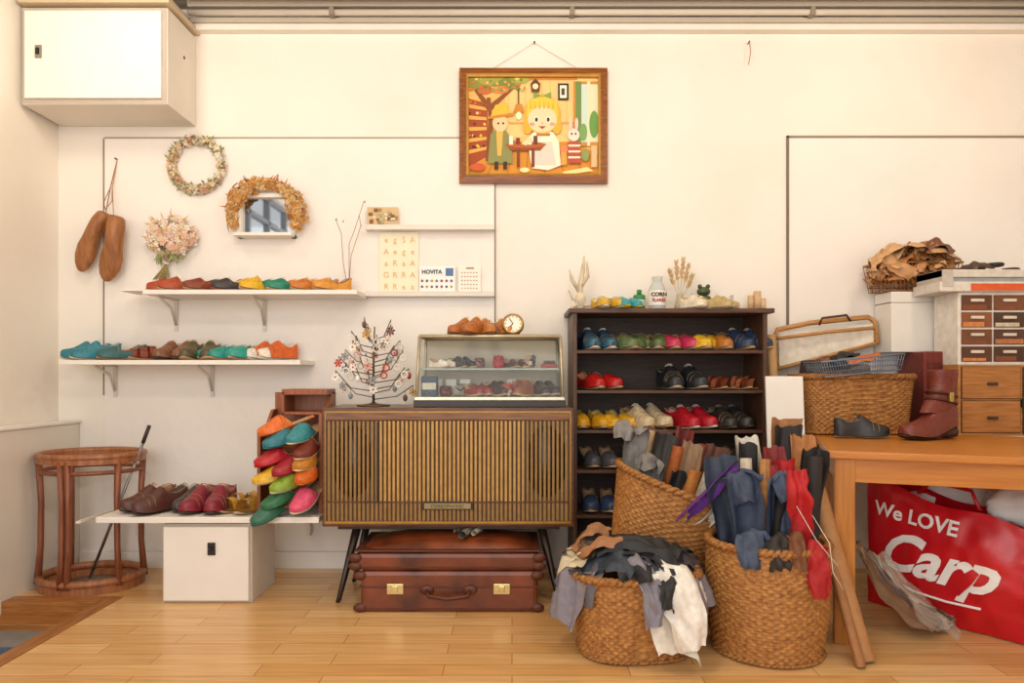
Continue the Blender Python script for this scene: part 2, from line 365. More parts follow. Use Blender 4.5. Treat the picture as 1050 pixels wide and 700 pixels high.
ring_flowers(b,wx,-.022,wz,.127,.022,0,2*pi,330,cols[:6]+[cols[0],cols[4],cols[2],cols[1]])
b.done('dried_flower_wreath',norm=False)
b=MB(); mx0,mx1,mz0,mz1=X(240,3.42),X(300,3.42),Z(242,3.42),Z(196,3.42)
WM=paint('#ece6dc')
b.box(mx0,mx1,-.10,-.011,mz0,mz0+.016,WM,.002); b.box(mx0,mx1,-.045,-.011,mz1-.02,mz1,WM,.002)
b.box(mx0,mx0+.022,-.05,-.011,mz0,mz1,WM,.002); b.box(mx1-.022,mx1,-.05,-.011,mz0,mz1,WM,.002)
MIR=bpy.data.materials.new('mirror_glass'); MIR.use_nodes=True; q=MIR.node_tree.nodes['Principled BSDF']; q.inputs['Metallic'].default_value=1; q.inputs['Roughness'].default_value=.03; q.inputs['Base Color'].default_value=(.70,.72,.76,1)
b.box(mx0+.018,mx1-.018,-.022,-.012,mz0+.014,mz1-.018,MIR)
b.done('wall_mirror')
hy=[mat(h,.85,0,.25,60,0,'petal') for h in ('#d69a52','#dfab68','#c9863e','#ebc890','#d2a668')]
b=MB(); mcx=(mx0+mx1)/2
for i in range(420):
    a=R(-.12*pi,1.12*pi); q=R(0,2*pi); tr=.034+.012*math.sin(a*3+1); rr=.155+tr*math.cos(q)*R(.4,1.1)
    c=Vector((mcx+rr*math.cos(a)*1.08,-.056-tr*.8*abs(math.sin(q)),mz0+.105+rr*math.sin(a)*1.05))
    b.flower(c,(math.cos(a)*math.cos(q),-abs(math.sin(q))-.25,math.sin(a)*math.cos(q)),R(.010,.022),random.choice(hy),random.choice((4,5)))
for i in range(30):
    a=R(0,pi); b.leaf((mcx+.17*math.cos(a)*1.05,-.06,mz0+.11+.165*math.sin(a)),(math.cos(a)+R(-.6,.6),R(-.4,.2),math.sin(a)+R(-.6,.6)),(0,-1,0),R(.03,.06),.004,hy[2])
b.done('hydrangea_garland',norm=False)
# loose bouquet, heads up, stems down
b=MB(); bx,bz=X(172,3.44),Z(247,3.44)
GR=mat('#99a06a',.8); pk=[mat(h,.8,0,.15,60,0,'petal') for h in ('#f6ead8','#f2d8c4','#eebfa4','#faf2e6','#e8cfa0','#d9b98a','#efc9b4')]
for (ox,oz,rr_,n_) in ((-.055,.05,.055,90),(.02,.06,.06,110),(.075,.02,.055,80),(-.03,-.01,.05,70),(.04,-.025,.05,60),(-.085,.005,.035,30)):
    for i in range(n_):
        a=R(0,2*pi); e=math.acos(R(0,1)); c=Vector((bx+ox+rr_*math.sin(e)*math.cos(a)*R(.8,1.25),-.03-.055*math.cos(e),bz+oz+rr_*math.sin(e)*math.sin(a)*R(.8,1.25)))
        b.flower(c,c-Vector((bx+ox,.02,bz+oz)),R(.009,.021),random.choice(pk),5)
    for i in range(5):
        b.tube([(bx+ox+R(-.02,.02),-.04,bz+oz),(bx+ox*.3,-.035,bz-.09),(bx-.02,-.035,bz-.11),(bx-.05-ox*.4+R(-.015,.015),-.03,bz-.19)],.0017,mat('#a8955a',.8),5)
for i in range(16):
    a=R(-2.6,-.3); b.leaf((bx+R(-.06,.06),-.05,bz-.05),(math.cos(a),R(-.4,0),math.sin(a)),(0,-1,0),R(.05,.10),.009,GR)
for i in range(14):
    a=R(-.2,3.3); b.leaf((bx+.09*math.cos(a),-.05,bz+.03+.08*math.sin(a)),(math.cos(a),-.2,math.sin(a)),(0,-1,0),R(.04,.07),.004,pk[5])
b.tube([(bx-.035,-.045,bz-.112),(bx-.02,-.055,bz-.108),(bx-.002,-.045,bz-.112)],.006,mat('#e8dcc8',.7),6)
b.done('dried_flower_bouquet',norm=False)
# lasts
b=MB(); LW=wood('#a86e3e','#82502a',.45,2,9)
def last(b,top,toe,w,side):
    top=Vector(top); toe=Vector(toe); d=(toe-top); L=d.length; d.normalize(); q=Vector((0,-1,0)); s_=d.cross(q).normalized()
    prof=[(0,.024,.030,0),(.03,.032,.038,0),(.15,.036,.045,.004),(.3,.034,.045,.006),(.45,.036,.038,.004),(.62,.046,.030,0),(.78,.045,.024,-.004),(.9,.034,.018,-.006),(.97,.02,.012,-.008),(1,.008,.006,-.008)]
    rings=[]
    for t,ww,hh,off in prof:
        c=top+d*(t*L)+q*(.045+off)+s_*side*.012*math.sin(pi*t)
        rings.append([c+s_*math.cos(2*pi*k/16)*ww*w+q*math.sin(2*pi*k/16)*hh for k in range(16)])
    b.loft(rings,LW,True,True,True,True)
lx=lambda px:X(px,3.42); lz=lambda py:Z(py,3.42)
last(b,(lx(106),-.012,lz(217)),(lx(78),-.012,lz(277)),1.1,1)
last(b,(lx(121),-.045,lz(222)),(lx(107),-.03,lz(288)),1.2,-1)
b.tube([(lx(112),-.012,lz(160)),(lx(107),-.03,lz(190)),(lx(104),-.05,lz(222))],.0022,mat('#a05a34',.8),5)
b.tube([(lx(112),-.012,lz(160)),(lx(109),-.03,lz(190)),(lx(118),-.09,lz(226))],.0022,mat('#c9a070',.8),5)
b.tube([(lx(107),-.03,lz(190)),(lx(101),-.04,lz(206)),(lx(107),-.07,lz(214)),(lx(115),-.08,lz(206)),(lx(109),-.03,lz(190))],.002,mat('#a05a34',.8),5)
b.cyl((lx(112),-.001,lz(159)),(lx(112),-.03,lz(159)),.003,.004,metalm('#555555'))
b.done('wooden_shoe_lasts')

# ---------------------------------------------------------------- wall ledges + posters
for zz in (236,304):
    b=MB(); b.box(X(375,3.46),X(507,3.46),-.055,-.011,Z(zz,3.46),Z(zz-3.4,3.46),WH,.001); b.box(X(375,3.46),X(507,3.46),-.061,-.0555,Z(zz,3.46),Z(zz-5,3.46),WH2,.001); b.done('picture_ledge')
def flat(b,px0,py0,px1,py1,m,y=-.014,d=3.48): b.box(X(px0,d),X(px1,d),y,y+.0015,Z(py1,d),Z(py0,d),m)
b=MB(); b.M=Matrix.Translation((0,-.02,0))
flat(b,377,213,409,231,emis_free('#d3b88c'))
for i in range(26): 
    x=R(378,404); y=R(214,227); flat(b,x,y,x+R(2,5),y+R(1.5,4),emis_free(random.choice(['#e8d8b0','#a8804a','#d9a060','#a7b08a','#f0e6cc','#8a5a3a'])),-.0155-.0002*i)
b.done('postcard')
b=MB(); b.M=Matrix.Translation((0,-.003,0))
flat(b,389,238,429,300,emis_free('#f3ead0'))
for r in range(5):
    for c in range(4):
        px=392+c*9; py=241+r*12
        b.text(random.choice(['A','G','S','a','g','e','R','y']),.042,emis_free('#ddc080'),front(X(px+4,3.48),-.0165,Z(py+5,3.48)))
b.done('poster')
b=MB(); b.M=Matrix.Translation((0,-.012,0))
flat(b,430,273,467,299,emis_free('#f6f4f0')); b.text('HOVITA',.028,emis_free('#30405a'),front(X(443,3.48),-.0165,Z(279,3.48)),bold=.0008)
for r in range(2):
    for c in range(7): b.cyl((X(433+c*5,3.48),-.0145,Z(288+r*6,3.48)),(X(433+c*5,3.48),-.016,Z(288+r*6,3.48)),.007,.007,emis_free(['#b05a4a','#5a7a9a','#c9a850','#8a8a8a','#7a5a8a'][(c+r)%5]),10)
flat(b,457,275,465,283,emis_free('#5a7aaa'),-.0155)
b.done('flyer')
b=MB(); b.M=Matrix.Translation((0,-.012,0)); flat(b,470,272,493,299,emis_free('#f6f0e4'))
flat(b,478,274,486,276,emis_free('#b09a80'),-.0155)
for r in range(5):
    for c in range(6): flat(b,473+c*3,279+r*4,474.6+c*3,280.4+r*4,emis_free('#b4a48e'),-.0155)
b.done('wall_calendar')
b=MB(); tw=mat('#9a7a58',.8)
for pts in (((357,302),(352,270),(351,240),(346,226)),((356,302),(360,262),(371,232),(370,222)),((357,302),(358,250),(364,238),(375,208))):
    b.tube([(X(p,3.42),-.06-.02*i,Z(q,3.42)) for i,(p,q) in enumerate(pts)],.0015,tw,4)
for p,q in ((346,226),(353,228),(371,232),(375,208)): b.ell((X(p,3.42),-.1,Z(q,3.42)),(.003,.003,.008),tw,nu=6,nv=4)
b.cyl((X(357,3.42),-.06,ZU),(X(357,3.42),-.06,ZU+.03),.012,.012,glassm())
b.done('dried_twigs')

# ---------------------------------------------------------------- painting
b=MB(); d=3.46; FR=wood('#9a5e2c','#6d3d18',.35,0); GD=mat('#c9963f',.4,.4)
def frame_ring(b,px0,py0,px1,py1,w,ya,yb,m):
    a,c,e,f=X(px0,d),X(px1,d),Z(py1,d),Z(py0,d)
    P=[(a,e),(c,e),(c,f),(a,f)]; Q=[(a+w,e+w),(c-w,e+w),(c-w,f-w),(a+w,f-w)]
    O=[Vector((x,-.003,z)) for x,z in P]; A=[Vector((x,ya,z)) for x,z in P]; B=[Vector((x*1,yb,z)) for x,z in Q]; C=[Vector((x,-.003,z)) for x,z in Q]
    b.loft([[O[i],A[i],B[i],C[i]] for i in (0,1,2,3,0)],m,False,smooth=False)
frame_ring(b,471,69,623,187,.038,-.035,-.045,FR)
frame_ring(b,478,76,616,180,.012,-.046,-.040,GD)
LAY=[0]
def cv(pts,h,lay=0): LAY[0]+=1; b.poly([Vector((X(p,3.478),-.018-.0001*LAY[0],Z(q,3.478))) for p,q in pts],emis_free(h))
def cr(a,c,e,f,h,lay=0): cv([(a,f),(e,f),(e,c),(a,c)],h,lay)
def ce(px,py,rx,ry,h,lay=0,n=18): cv([(px+rx*math.cos(2*pi*i/n),py+ry*math.sin(2*pi*i/n)) for i in range(n)],h,lay)
cr(478,76,616,181,'#eab765')
cr(518,79,616,150,'#efcc84'); cv([(478,181),(478,158),(520,145),(590,145),(616,160),(616,181)],'#d89030')
for i in range(7): cv([(478+i*20,181),(500+i*14,147),(501+i*14,147),(480+i*20,181)],'#c07a22')
cv([(478,100),(500,106),(500,160),(478,172)],'#a2481e')
for i in range(5): cv([(479,106+i*12),(499,110+i*10),(499,113+i*10),(479,110+i*12)],'#e2ac54')
for i in range(22): ce(R(480,498),106+random.choice((0,12,24,36,48))*.95+R(-1,1)-1.5,1.5,1.5,random.choice(['#f0d8a0','#5a2a14','#d86a2a','#e8c040']),0,6)
cr(520,125,592,127,'#d8a458'); cr(520,80,592,82,'#c8883c')
for i in range(8): cr(521+i*8.5,83,522+i*8.5,125,'#e6bc70')
cv([(498,165),(501,120),(499,100),(503,100),(508,165)],'#8a4a1c'); cv([(499,112),(486,92),(489,91),(502,106)],'#8a4a1c'); cv([(501,108),(524,90),(526,92),(504,113)],'#8a4a1c')
for px,py,rx,ry,h in ((489,85,11,6,'#8a8a3a'),(505,83,14,5,'#a0a048'),(522,86,12,6,'#7c8436'),(533,82,10,4,'#a8a848'),(497,92,8,5,'#c06a32'),(513,92,9,4,'#d08442')): ce(px,py,rx,ry,h)
for i in range(40): ce(R(482,538),R(80,93),R(1,2.5),R(.8,1.8),random.choice(['#b8b050','#6a7a30','#d8703a','#e8c860','#8a9440']),0,7)
cr(531,92,532.4,108,'#5a3a20'); cv([(526,116),(538,116),(535,107),(529,107)],'#c9852c'); ce(532,119,3,4,'#f8efc0')
cv([(544,86),(549,81),(554,86),(553,95),(545,95)],'#6a3a18'); ce(549,89,3,3,'#f0e0b0')
cr(572,86,583,103,'#3a2a1c'); cr(574,88,581,101,'#f2ead6'); cr(575.5,91,579,98,'#4a4a3a')
cr(588,84,616,150,'#c98a3a'); cr(593,87,602,146,'#c8dcd0'); cr(604,87,613,146,'#d8dcb8'); cr(590,84,596,150,'#6f8a48'); cr(602,84,605,150,'#e8dcb8'); ce(609,128,5,14,'#6a9a4c'); ce(598,136,4,9,'#7aa45c')
# man
cv([(500,168),(503,138),(510,132),(518,133),(524,142),(526,168)],'#8a8a50'); cv([(509,134),(516,134),(514,160),(510,160)],'#e8b050'); ce(513,127,8,8.5,'#f0c898'); cv([(503,120),(524,120),(520,106),(508,108)],'#e9b93c'); cv([(500,123),(527,119),(527,116),(500,120)],'#c8832c'); cr(507,166,511,174,'#3a2a1a'); cr(516,166,520,174,'#3a2a1a'); ce(511,127,1,1.2,'#2a1a10'); ce(516,127,1,1.2,'#2a1a10')
cv([(518,140),(530,146),(529,150),(517,146)],'#8a8a50')
# girl, large head
cv([(544,166),(541,144),(547,136),(567,136),(573,146),(575,170),(562,175),(546,173)],'#f4ead2'); cv([(549,146),(566,146),(570,170),(547,170)],'#d8d2c4'); cr(550,137,564,140,'#b8743a')
ce(556,118,19,20,'#e2ae38'); ce(541,130,5,8,'#e2ae38'); ce(571,130,5,8,'#e2ae38')
ce(556,123,15,13.5,'#f8d4aa'); cv([(540,121),(541,106),(550,100),(562,100),(571,106),(572,121),(566,112),(556,110),(546,112)],'#f2c644')
for i in range(6): cv([(543+i*4.6,112),(544+i*4.6,103),(545+i*4.6,112)],'#d8a030')
for s_ in (550,562): ce(s_,123,2.4,3,'#f8f4ea'); ce(s_,123.3,1.6,2.3,'#4a3020')
cv([(552,130),(560,130),(556,133)],'#b0402a'); ce(556,127,1,1,'#e8a888'); ce(545.5,128,2.8,1.8,'#f0a080'); ce(566.5,128,2.8,1.8,'#f0a080')
cv([(556,99),(547,95),(547,102)],'#8a9a4a'); cv([(556,99),(565,95),(565,102)],'#8a9a4a'); ce(556,99,2,2,'#c8b040')
# table
cv([(518,148),(560,148),(554,155),(524,155)],'#9a4a1c'); cr(530,153,533,172,'#7a3a16'); cr(545,153,548,172,'#7a3a16'); ce(539,149,21,3,'#b0602a')
for i,(px,h) in enumerate(((522,'#f0e8d0'),(529,'#8a2a1a'),(535,'#e6c060'),(541,'#f6f0e0'),(547,'#6a3a1c'))): cr(px,140+i%2*2,px+4,149,h)
cv([(543,140),(535,148),(539,150),(547,145)],'#f8d4aa')
cv([(583,168),(582,146),(594,146),(596,168)],'#b8503a')
for i in range(3): cr(582.5,149+i*6,595,151+i*6,'#f2e4c8')
ce(588,139,6,6.5,'#f6dccc'); ce(585,128,1.8,6.5,'#f3c8b8'); ce(591,128,1.8,6.5,'#f3c8b8'); ce(586,138,.9,1.2,'#3a2018'); ce(590,138,.9,1.2,'#3a2018')
ce(578,154,4,4,'#e88858'); cr(575,157,581,170,'#d8a048'); ce(600,160,4,6,'#8a9a5a'); cr(606,150,612,172,'#d8b888')
cv([(576,177),(602,172),(608,176),(580,180)],'#f2dc9a'); ce(490,172,8,4,'#c85a2a'); ce(538,175,5,2.5,'#f0e0a0')
nx,nz=X(548,3.48),Z(43,3.48)
b.tube([(X(500,3.47),-.012,Z(72,3.47)),(nx,-.014,nz),(X(598,3.47),-.012,Z(72,3.47))],.0011,mat('#c0b29c',.8),4)
b.cyl((nx,-.001,nz),(nx,-.02,nz),.003,.005,metalm('#777777'))
b.done('framed_painting')
b=MB(); b.cyl((X(768,3.48),-.001,Z(43,3.48)),(X(768,3.48),-.03,Z(43,3.48)),.003,.003,metalm('#666666')); b.tube([(X(768,3.48),-.025,Z(43,3.48)),(X(769,3.48),-.03,Z(54,3.48)),(X(767,3.48),-.027,Z(67,3.48))],.002,mat('#b8604a',.7),5); b.done('hanging_cord')

# ---------------------------------------------------------------- umbrella stand
b=MB(); UW=wood('#97573a','#6f3d26',.4,2); cx,cy=-2.0+.02,-.28
def ringpts(cx,cy,z,r,sx=1,sy=1,n=48): return [(cx+r*sx*math.cos(2*pi*i/n),cy+r*sy*math.sin(2*pi*i/n),z) for i in range(n)]
def band(b,r0,r1,z0,z1,m,cx,cy,sy=.82,n=48):
    prof=[(r0,z0),(r1,z0),(r1,z1),(r0,z1)]
    b.loft([[Vector((cx+r*math.cos(2*pi*k/n),cy+r*sy*math.sin(2*pi*k/n),z)) for r,z in prof] for k in range(n+1)],m,True,smooth=False)
UL=wood('#ae7048','#885434',.35,2,8)
band(b,.212,.234,.585,.615,UL,cx,cy); b.tube(ringpts(cx,cy,.618,.226,1,.82),.014,UL,8,closed=True); b.tube(ringpts(cx,cy,.545,.212,1,.82),.010,UW,8,closed=True)
band(b,.15,.228,.0,.035,UL,cx,cy,.82); b.tube(ringpts(cx,cy,.05,.22,1,.82),.018,UL,8,closed=True)
band(b,.0,.16,.004,.012,metalm('#a8a098',.4),cx,cy,.82)
for k in range(6):
    a=2*pi*k/6+.45; ca,sa=math.cos(a),math.sin(a)*.82
    for o_ in ((0,) if k%2 else (-.045,.045)):
        c2,s2=math.cos(a+o_*1.6),math.sin(a+o_*1.6)*.82
        b.tube([(cx+.225*c2,cy+.225*s2,.03),(cx+.212*c2,cy+.212*s2,.2),(cx+.21*c2,cy+.21*s2,.4),(cx+.22*c2,cy+.22*s2,.6)],[.016,.013,.013,.015],UW,8)
b.done('umbrella_stand')
b=MB(); b.tube([(X(85,3.1),-.35,.05),(X(137,3.12),-.30,Z(455,3.15))],.007,metalm('#9a9a9c',.3),8); b.tube([(X(137,3.12),-.30,Z(455,3.15)),(X(143,3.12),-.295,Z(437,3.15))],.009,mat('#3a2a22',.5),8)
b.done('walking_cane')

# ---------------------------------------------------------------- bench and box
BZ=.378
b=MB(); b.box(X(98,2.93),-.83,-.57,-.22,BZ-.026,BZ,WH,.003); 
for px in (112,300): 
    x_=X(px,3.2); b.box(x_-.01,x_+.01,-.53,-.05,BZ-.036,BZ-.026,WH2); b.box(x_-.01,x_+.01,-.06,-.016,BZ-.2,BZ-.026,WH2)
b.done('display_bench')
b=MB(); xa,xb=X(165,2.95),X(257,2.95)
b.box(xa,xb,-.535,-.25,0,BZ-.037,WH2,.003); b.box(xa+.003,xb-.003,-.538,-.535,.003,BZ-.04,paint('#b8ad9d')); b.box(xa+.010,xb-.010,-.549,-.535,.012,BZ-.047,WH,.003)
b.box(X(213,2.95),X(221,2.95),-.556,-.549,Z(569,2.95),Z(556,2.95),mat('#2c2622',.5),.003); b.ell((X(217,2.95),-.563,Z(562,2.95)),.009,metalm('#3a3634'))
b.done('storage_box')
pair('lace_up_shoes',X(157,3.05),-.43,BZ,-.5,'#5c342c','oxford',sole='#3c2a22',lace='#b09070',inner='#a8785a',k=1.0,gap=.1)
pair('lace_up_shoes',X(184,3.05),-.38,BZ,-.45,'#453c3a','oxford',sole='#3c2a22',lace='#8a8078',inner='#9a7a60',gap=.1,k=.92)
pair('lace_up_shoes',X(214,3.05),-.43,BZ,-.05,'#8e2a3a','oxford',sole='#4c2a22',lace='#c06a70',inner='#b07060',gap=.1,k=1.0)
pair('leather_sandals',X(251,3.05),-.42,BZ,-.35,'#d9a440','sandal',inner='#b8862f',gap=.09,k=.95)

# ---------------------------------------------------------------- slipper rack
b=MB(); RW=wood('#a45c30','#7c4220',.4,2); rx0,rx1=-1.12,-.835
b.box(rx0,rx1,-.275,-.262,BZ,Z(402,3.2),RW,.002)
for x_,top in ((rx0,.38),(rx1-.014,.46)):
    b.loft([[Vector((x_+o,-.50,BZ)),Vector((x_+o,-.275,BZ)),Vector((x_+o,-.275,BZ+top+.07)),Vector((x_+o,-.33,BZ+top+.07)),Vector((x_+o,-.40,BZ+top)),Vector((x_+o,-.50,BZ+top-.02))] for o in (0,.014)],RW,True,True,True,False)
b.box(rx0+.08,rx1,-.42,-.27,Z(404,3.2),Z(401,3.2)+.012,RW,.003); b.box(rx0+.08,rx1,-.42,-.27,BZ+.43,BZ+.444,RW,.003); b.box(rx0+.08,rx0+.092,-.42,-.27,BZ+.43,Z(401,3.2),RW,.002)
for z_ in (.13,.26): b.box(rx0,rx1,-.47,-.275,BZ+z_,BZ+z_+.01,RW)
b.done('slipper_rack')
sl=[(292,432,'#ec7428',-1.0,.35),(312,440,'#3a929a',-.3,.3),(296,445,'#2f7f8c',-.75,.3),(317,455,'#7a3424',-.15,.3),(290,464,'#c41e2c',-.95,.3),(316,466,'#c8842c',-.1,.3),(305,472,'#a82430',-.6,.3),(290,483,'#ecba2c',-1.05,.25),(317,479,'#d96a24',.0,.3),(304,488,'#8fae3a',-.6,.3),(298,502,'#2e7248',-.85,.45),(318,503,'#e4587a',-.25,.45),(287,516,'#35705c',-.7,.45)]
b=MB()
for i,(px,py,h,yaw,pt) in enumerate(sl):
    d_=2.98
    M=Matrix.Translation((X(px,d_),Y(d_)+.035-.005*i,Z(py+7,d_)))@Matrix.Rotation(yaw,4,'Z')@Matrix.Rotation(pt,4,'X')@Matrix.Scale(.75,4,(0,0,1))
    shoe(b,M,h,sole='#e6d2a8' if i%2 else h,inner='#d8b080',style='mule',k=1.0,solet=.012)
b.done('felt_slippers',sub=1)

# ---------------------------------------------------------------- television console
b=MB(); tx0,tx1=X(330,2.93),X(590,2.93)-.006; tz0,tz1=Z(540,2.93),.847; ty0,ty1=-.57,-.2
WN=wood('#6e4426','#472612',.3,0); BK=mat('#2a1c12',.35); GO=mat('#b3863c',.35,.5,.15,40,.05); SL1=mat('#bf944c',.38,.1,.15,40,.05); SL2=mat('#96723a',.4,.1,.15,40,.05); GB=mat('#54381c',.6)
b.box(tx0,tx1,ty0,ty1,tz0,tz1,WN,.006)
b.box(tx0+.012,tx1-.012,ty0-.004,ty0,tz0+.012,tz1-.014,GO,.002)
b.box(tx0+.018,tx1-.018,ty0-.006,ty0-.003,tz0+.018,tz1-.022,GB)
b.box(tx0+.02,tx1-.02,ty0-.014,ty0-.004,tz1-.052,tz1-.020,wood('#8a5c2c','#5f3a18',.3,0),.002)
b.box(tx0+.02,tx1-.02,ty0-.012,ty0-.004,tz0+.018,tz0+.026,GO)
n=56; w=(tx1-tx0-.05)/n; zc=tz0+.112
cxm=(tx0+tx1)/2
for i in range(n):
    x_=tx0+.025+w*(i+.5); cen=.21<(i+.5)/n<.82
    b.box(x_-w*.28,x_+w*.28,ty0-.014,ty0-.004,zc,tz1-.056,SL1 if cen else SL2,.001)
    b.box(x_-w*.3,x_+w*.3,ty0-.012,ty0-.004,tz0+.028,zc-.008,SL2,.001)
for fx in (.21,.82):
    x_=tx0+.025+w*n*fx; b.box(x_-.003,x_+.003,ty0-.018,ty0-.004,zc-.004,tz1-.06,BK)
b.box(tx0+.02,tx1-.02,ty0-.013,ty0-.004,zc-.007,zc-.002,WN)
for fx in (.105,.91):
    x_=tx0+.025+w*n*fx; zz=(zc+tz1-.06)/2
    b.lathe([(0,0),(.088,0),(.088,.001)],BK,n=36,M=Matrix.Translation((x_,ty0-.0062,zz))@Matrix.Scale(1.75,4,(0,0,1))@TX)
b.box(cxm-.11,cxm+.11,ty0-.02,ty0-.01,zc-.035,zc-.004,BK,.002); b.box(cxm-.1,cxm+.1,ty0-.022,ty0-.019,zc-.031,zc-.008,metalm('#9a8a66',.4),.001)
b.text('STEREOPHONIC',.02,BK,front(cxm,ty0-.0225,zc-.02))
for x_,s_ in ((tx0+.14,-1),(tx1-.14,1)):
    for y_,q_ in ((ty0+.07,-1),(ty1-.06,1)):
        b.tube([(x_,y_,tz0),(x_+s_*.075,y_+q_*.03,.02),(x_+s_*.082,y_+q_*.032,0)],[.02,.011,.009],BK,12)
b.box(tx0+.06,tx1-.06,ty0+.03,ty1-.03,tz0-.018,tz0,BK,.003)
b.done('radio_console')

# ---------------------------------------------------------------- suitcases
def suitcase(name,x0,x1,y0,y1,z0,z1,h,dome=0,clasps=True):
    b=MB(); L_=mat(h,.36,0,.45,7,.3); D=mat('#5e2c18',.5,0,.2,30,.2); BR=metalm('#d8c48a',.3)
    b.box(x0,x1,y0,y1,z0,z1-(dome),L_,.018)
    if dome: 
        def fn(u,v):
            w=math.sin(pi*min(max(u,0),1))**.35*math.sin(pi*min(max(v,0),1))**.35
            return Vector((x0+.004+(x1-x0-.008)*u,y0+.004+(y1-y0-.008)*v,z1-dome-.012+(dome+.012)*w+.004*noise.noise(Vector((u*4,v*4,1)))))
        b.grid(fn,24,12,L_)
    zm=z0+(z1-z0)*.62
    b.box(x0-.003,x1+.003,y0-.003,y1+.003,zm-.004,zm+.004,D,.002); b.box(x0-.002,x1+.002,y0-.002,y1+.002,z0+.012,z0+.018,D)
    for x_ in (x0,x1):
        for z_ in (z0+.018,z1-dome-.02):
            b.ell((x_,y0+.005,z_),(.03,.014,.02),D,nu=12)
    if clasps:
        for fx in (.2,.8):
            x_=x0+(x1-x0)*fx; b.box(x_-.035,x_+.035,y0-.008,y0,zm-.03,zm+.014,BR,.003); b.box(x_-.012,x_+.012,y0-.014,y0-.006,zm-.018,zm+.006,BR,.002)
        xm=(x0+x1)/2
        b.tube([(xm-.09,y0-.006,zm-.012),(xm-.08,y0-.03,zm-.03),(xm,y0-.036,zm-.038),(xm+.08,y0-.03,zm-.03),(xm+.09,y0-.006,zm-.012)],.009,D,10)
        for s_ in (-.09,.09): b.ell((xm+s_,y0-.006,zm-.012),(.03,.008,.02),D)
    return b.done(name)
suitcase('leather_suitcase',X(369,2.84),X(551,2.84),-.66,-.30,0,.172,'#8a4526')
suitcase('leather_suitcase',X(364,2.84),X(553,2.84),-.655,-.32,.172,.305,'#87401f',dome=.06,clasps=False)
b=MB(); 
for i,(px,r) in enumerate(((472,.018),(484,.013),(464,.012))):
    p=(X(px,2.8),-.62+.04*i,.312)
    rings=[]
    for yy_ in (0,.12):
        rings.append([Vector((p[0]+.3*yy_+(r*(1-.15*a/6.28))*math.cos(a),p[1]+yy_,p[2]-.0+(r*(1-.15*a/6.28))*math.sin(a))) for a in [k*.35 for k in range(30)]])
    b.loft(rings,mat('#e4dac4' if i else '#8a8478',.6),False)
b.done('paper_rolls')

# ---------------------------------------------------------------- glass showcase
b=MB(); gx0,gx1=X(424,2.98),X(580,2.98); gy0,gy1=-.52,-.235; gz0=.847; gz1=Z(344,2.98)
b.box(gx0,gx1,gy0,gy1,gz0,gz0+.03,BK,.003); b.box(gx0+.004,gx1-.004,gy0-.002,gy1,gz0+.03,gz0+.045,metalm('#c8c0a8',.3),.002)
CF=mat('#cabd9e',.3,.4)
ty_=gy0+.05
def bar(p,q,r=.007): b.tube([p,q],r,CF,4)
for x_ in (gx0+.012,gx1-.012):
    xt=x_+(.008 if x_<.0 else -.008)
    bar((x_,gy0+.006,gz0+.045),(xt,ty_,gz1)); bar((x_,gy1-.006,gz0+.045),(xt,gy1-.006,gz1)); bar((xt,ty_,gz1),(xt,gy1-.006,gz1))
bar((gx0+.018,ty_,gz1),(gx1-.018,ty_,gz1),.009); bar((gx0+.018,gy1-.006,gz1),(gx1-.018,gy1-.006,gz1))
b.box(gx0+.012,gx1-.012,gy1-.006,gy1-.002,gz0+.045,gz1,paint('#c9bea8'))
G=glassm()
b.poly([(gx0+.014,gy0+.006,gz0+.045),(gx1-.014,gy0+.006,gz0+.045),(gx1-.02,ty_,gz1),(gx0+.02,ty_,gz1)],G)
b.poly([(gx0+.018,ty_,gz1+.004),(gx1-.018,ty_,gz1+.004),(gx1-.018,gy1-.006,gz1+.004),(gx0+.018,gy1-.006,gz1+.004)],G)
for x_ in (gx0+.012,gx1-.012): b.poly([(x_,gy0+.008,gz0+.045),(x_,gy1-.006,gz0+.045),(x_,gy1-.006,gz1),(x_,ty_,gz1)],G)
gm=gz0+.165
b.box(gx0+.02,gx1-.02,gy0+.07,gy1-.01,gm,gm+.005,mat('#dfe8e4',.1,0,.02,10,0,'glass_shelf',None,.5,.6))
b.box(gx0+.02,gx1-.02,gy0+.068,gy0+.072,gm-.001,gm+.006,mat('#a8b8ac',.2))
b.done('glass_showcase')
b=MB(); 
zz=gz0+.046; gs=gm+.006
b.box(X(433,3.08),X(449,3.08),-.46,-.40,zz,zz+.09,mat('#28344e',.4),.003); b.box(X(434,3.08),X(448,3.08),-.462,-.46,zz+.03,zz+.06,mat('#d8d0b8',.5))
def mini(px,z,h,yaw,k=.5,style='slipon',y=-.38):
    for s_ in (-1,1): shoe(b,Matrix.Translation((X(px,3.1)+s_*.026*math.cos(yaw),y+s_*.026*math.sin(yaw),z))@Matrix.Rotation(yaw+R(-.1,.1),4,'Z'),h,style=style,k=k,side=-s_,inner='#d8b890',lace='#f0e0c0')
def purse(px,z,h,w=.035,ht=.045,y=-.36,rot=0):
    M=Matrix.Translation((X(px,3.1),y,z))@Matrix.Rotation(rot,4,'Z')
    b.loft([[Vector((w*s*math.cos(2*pi*q/16),t*math.sin(2*pi*q/16),hh)) for q in range(16)] for s,t,hh in ((.8,.010,0),(1,.018,ht*.3),(.95,.012,ht*.8),(.8,.006,ht))],leather(h),True,True,True,True,M)
    b.tube([M@Vector((-w*.6,-.014,ht*.8)),M@Vector((0,-.02,ht*.5)),M@Vector((w*.6,-.014,ht*.8))],.003,leather('#3a2418'),5)
for px,h in ((457,'#7a3a22'),(471,'#a09688')): purse(px,zz,h,.03,R(.04,.05),R(-.42,-.34),R(-.4,.4))
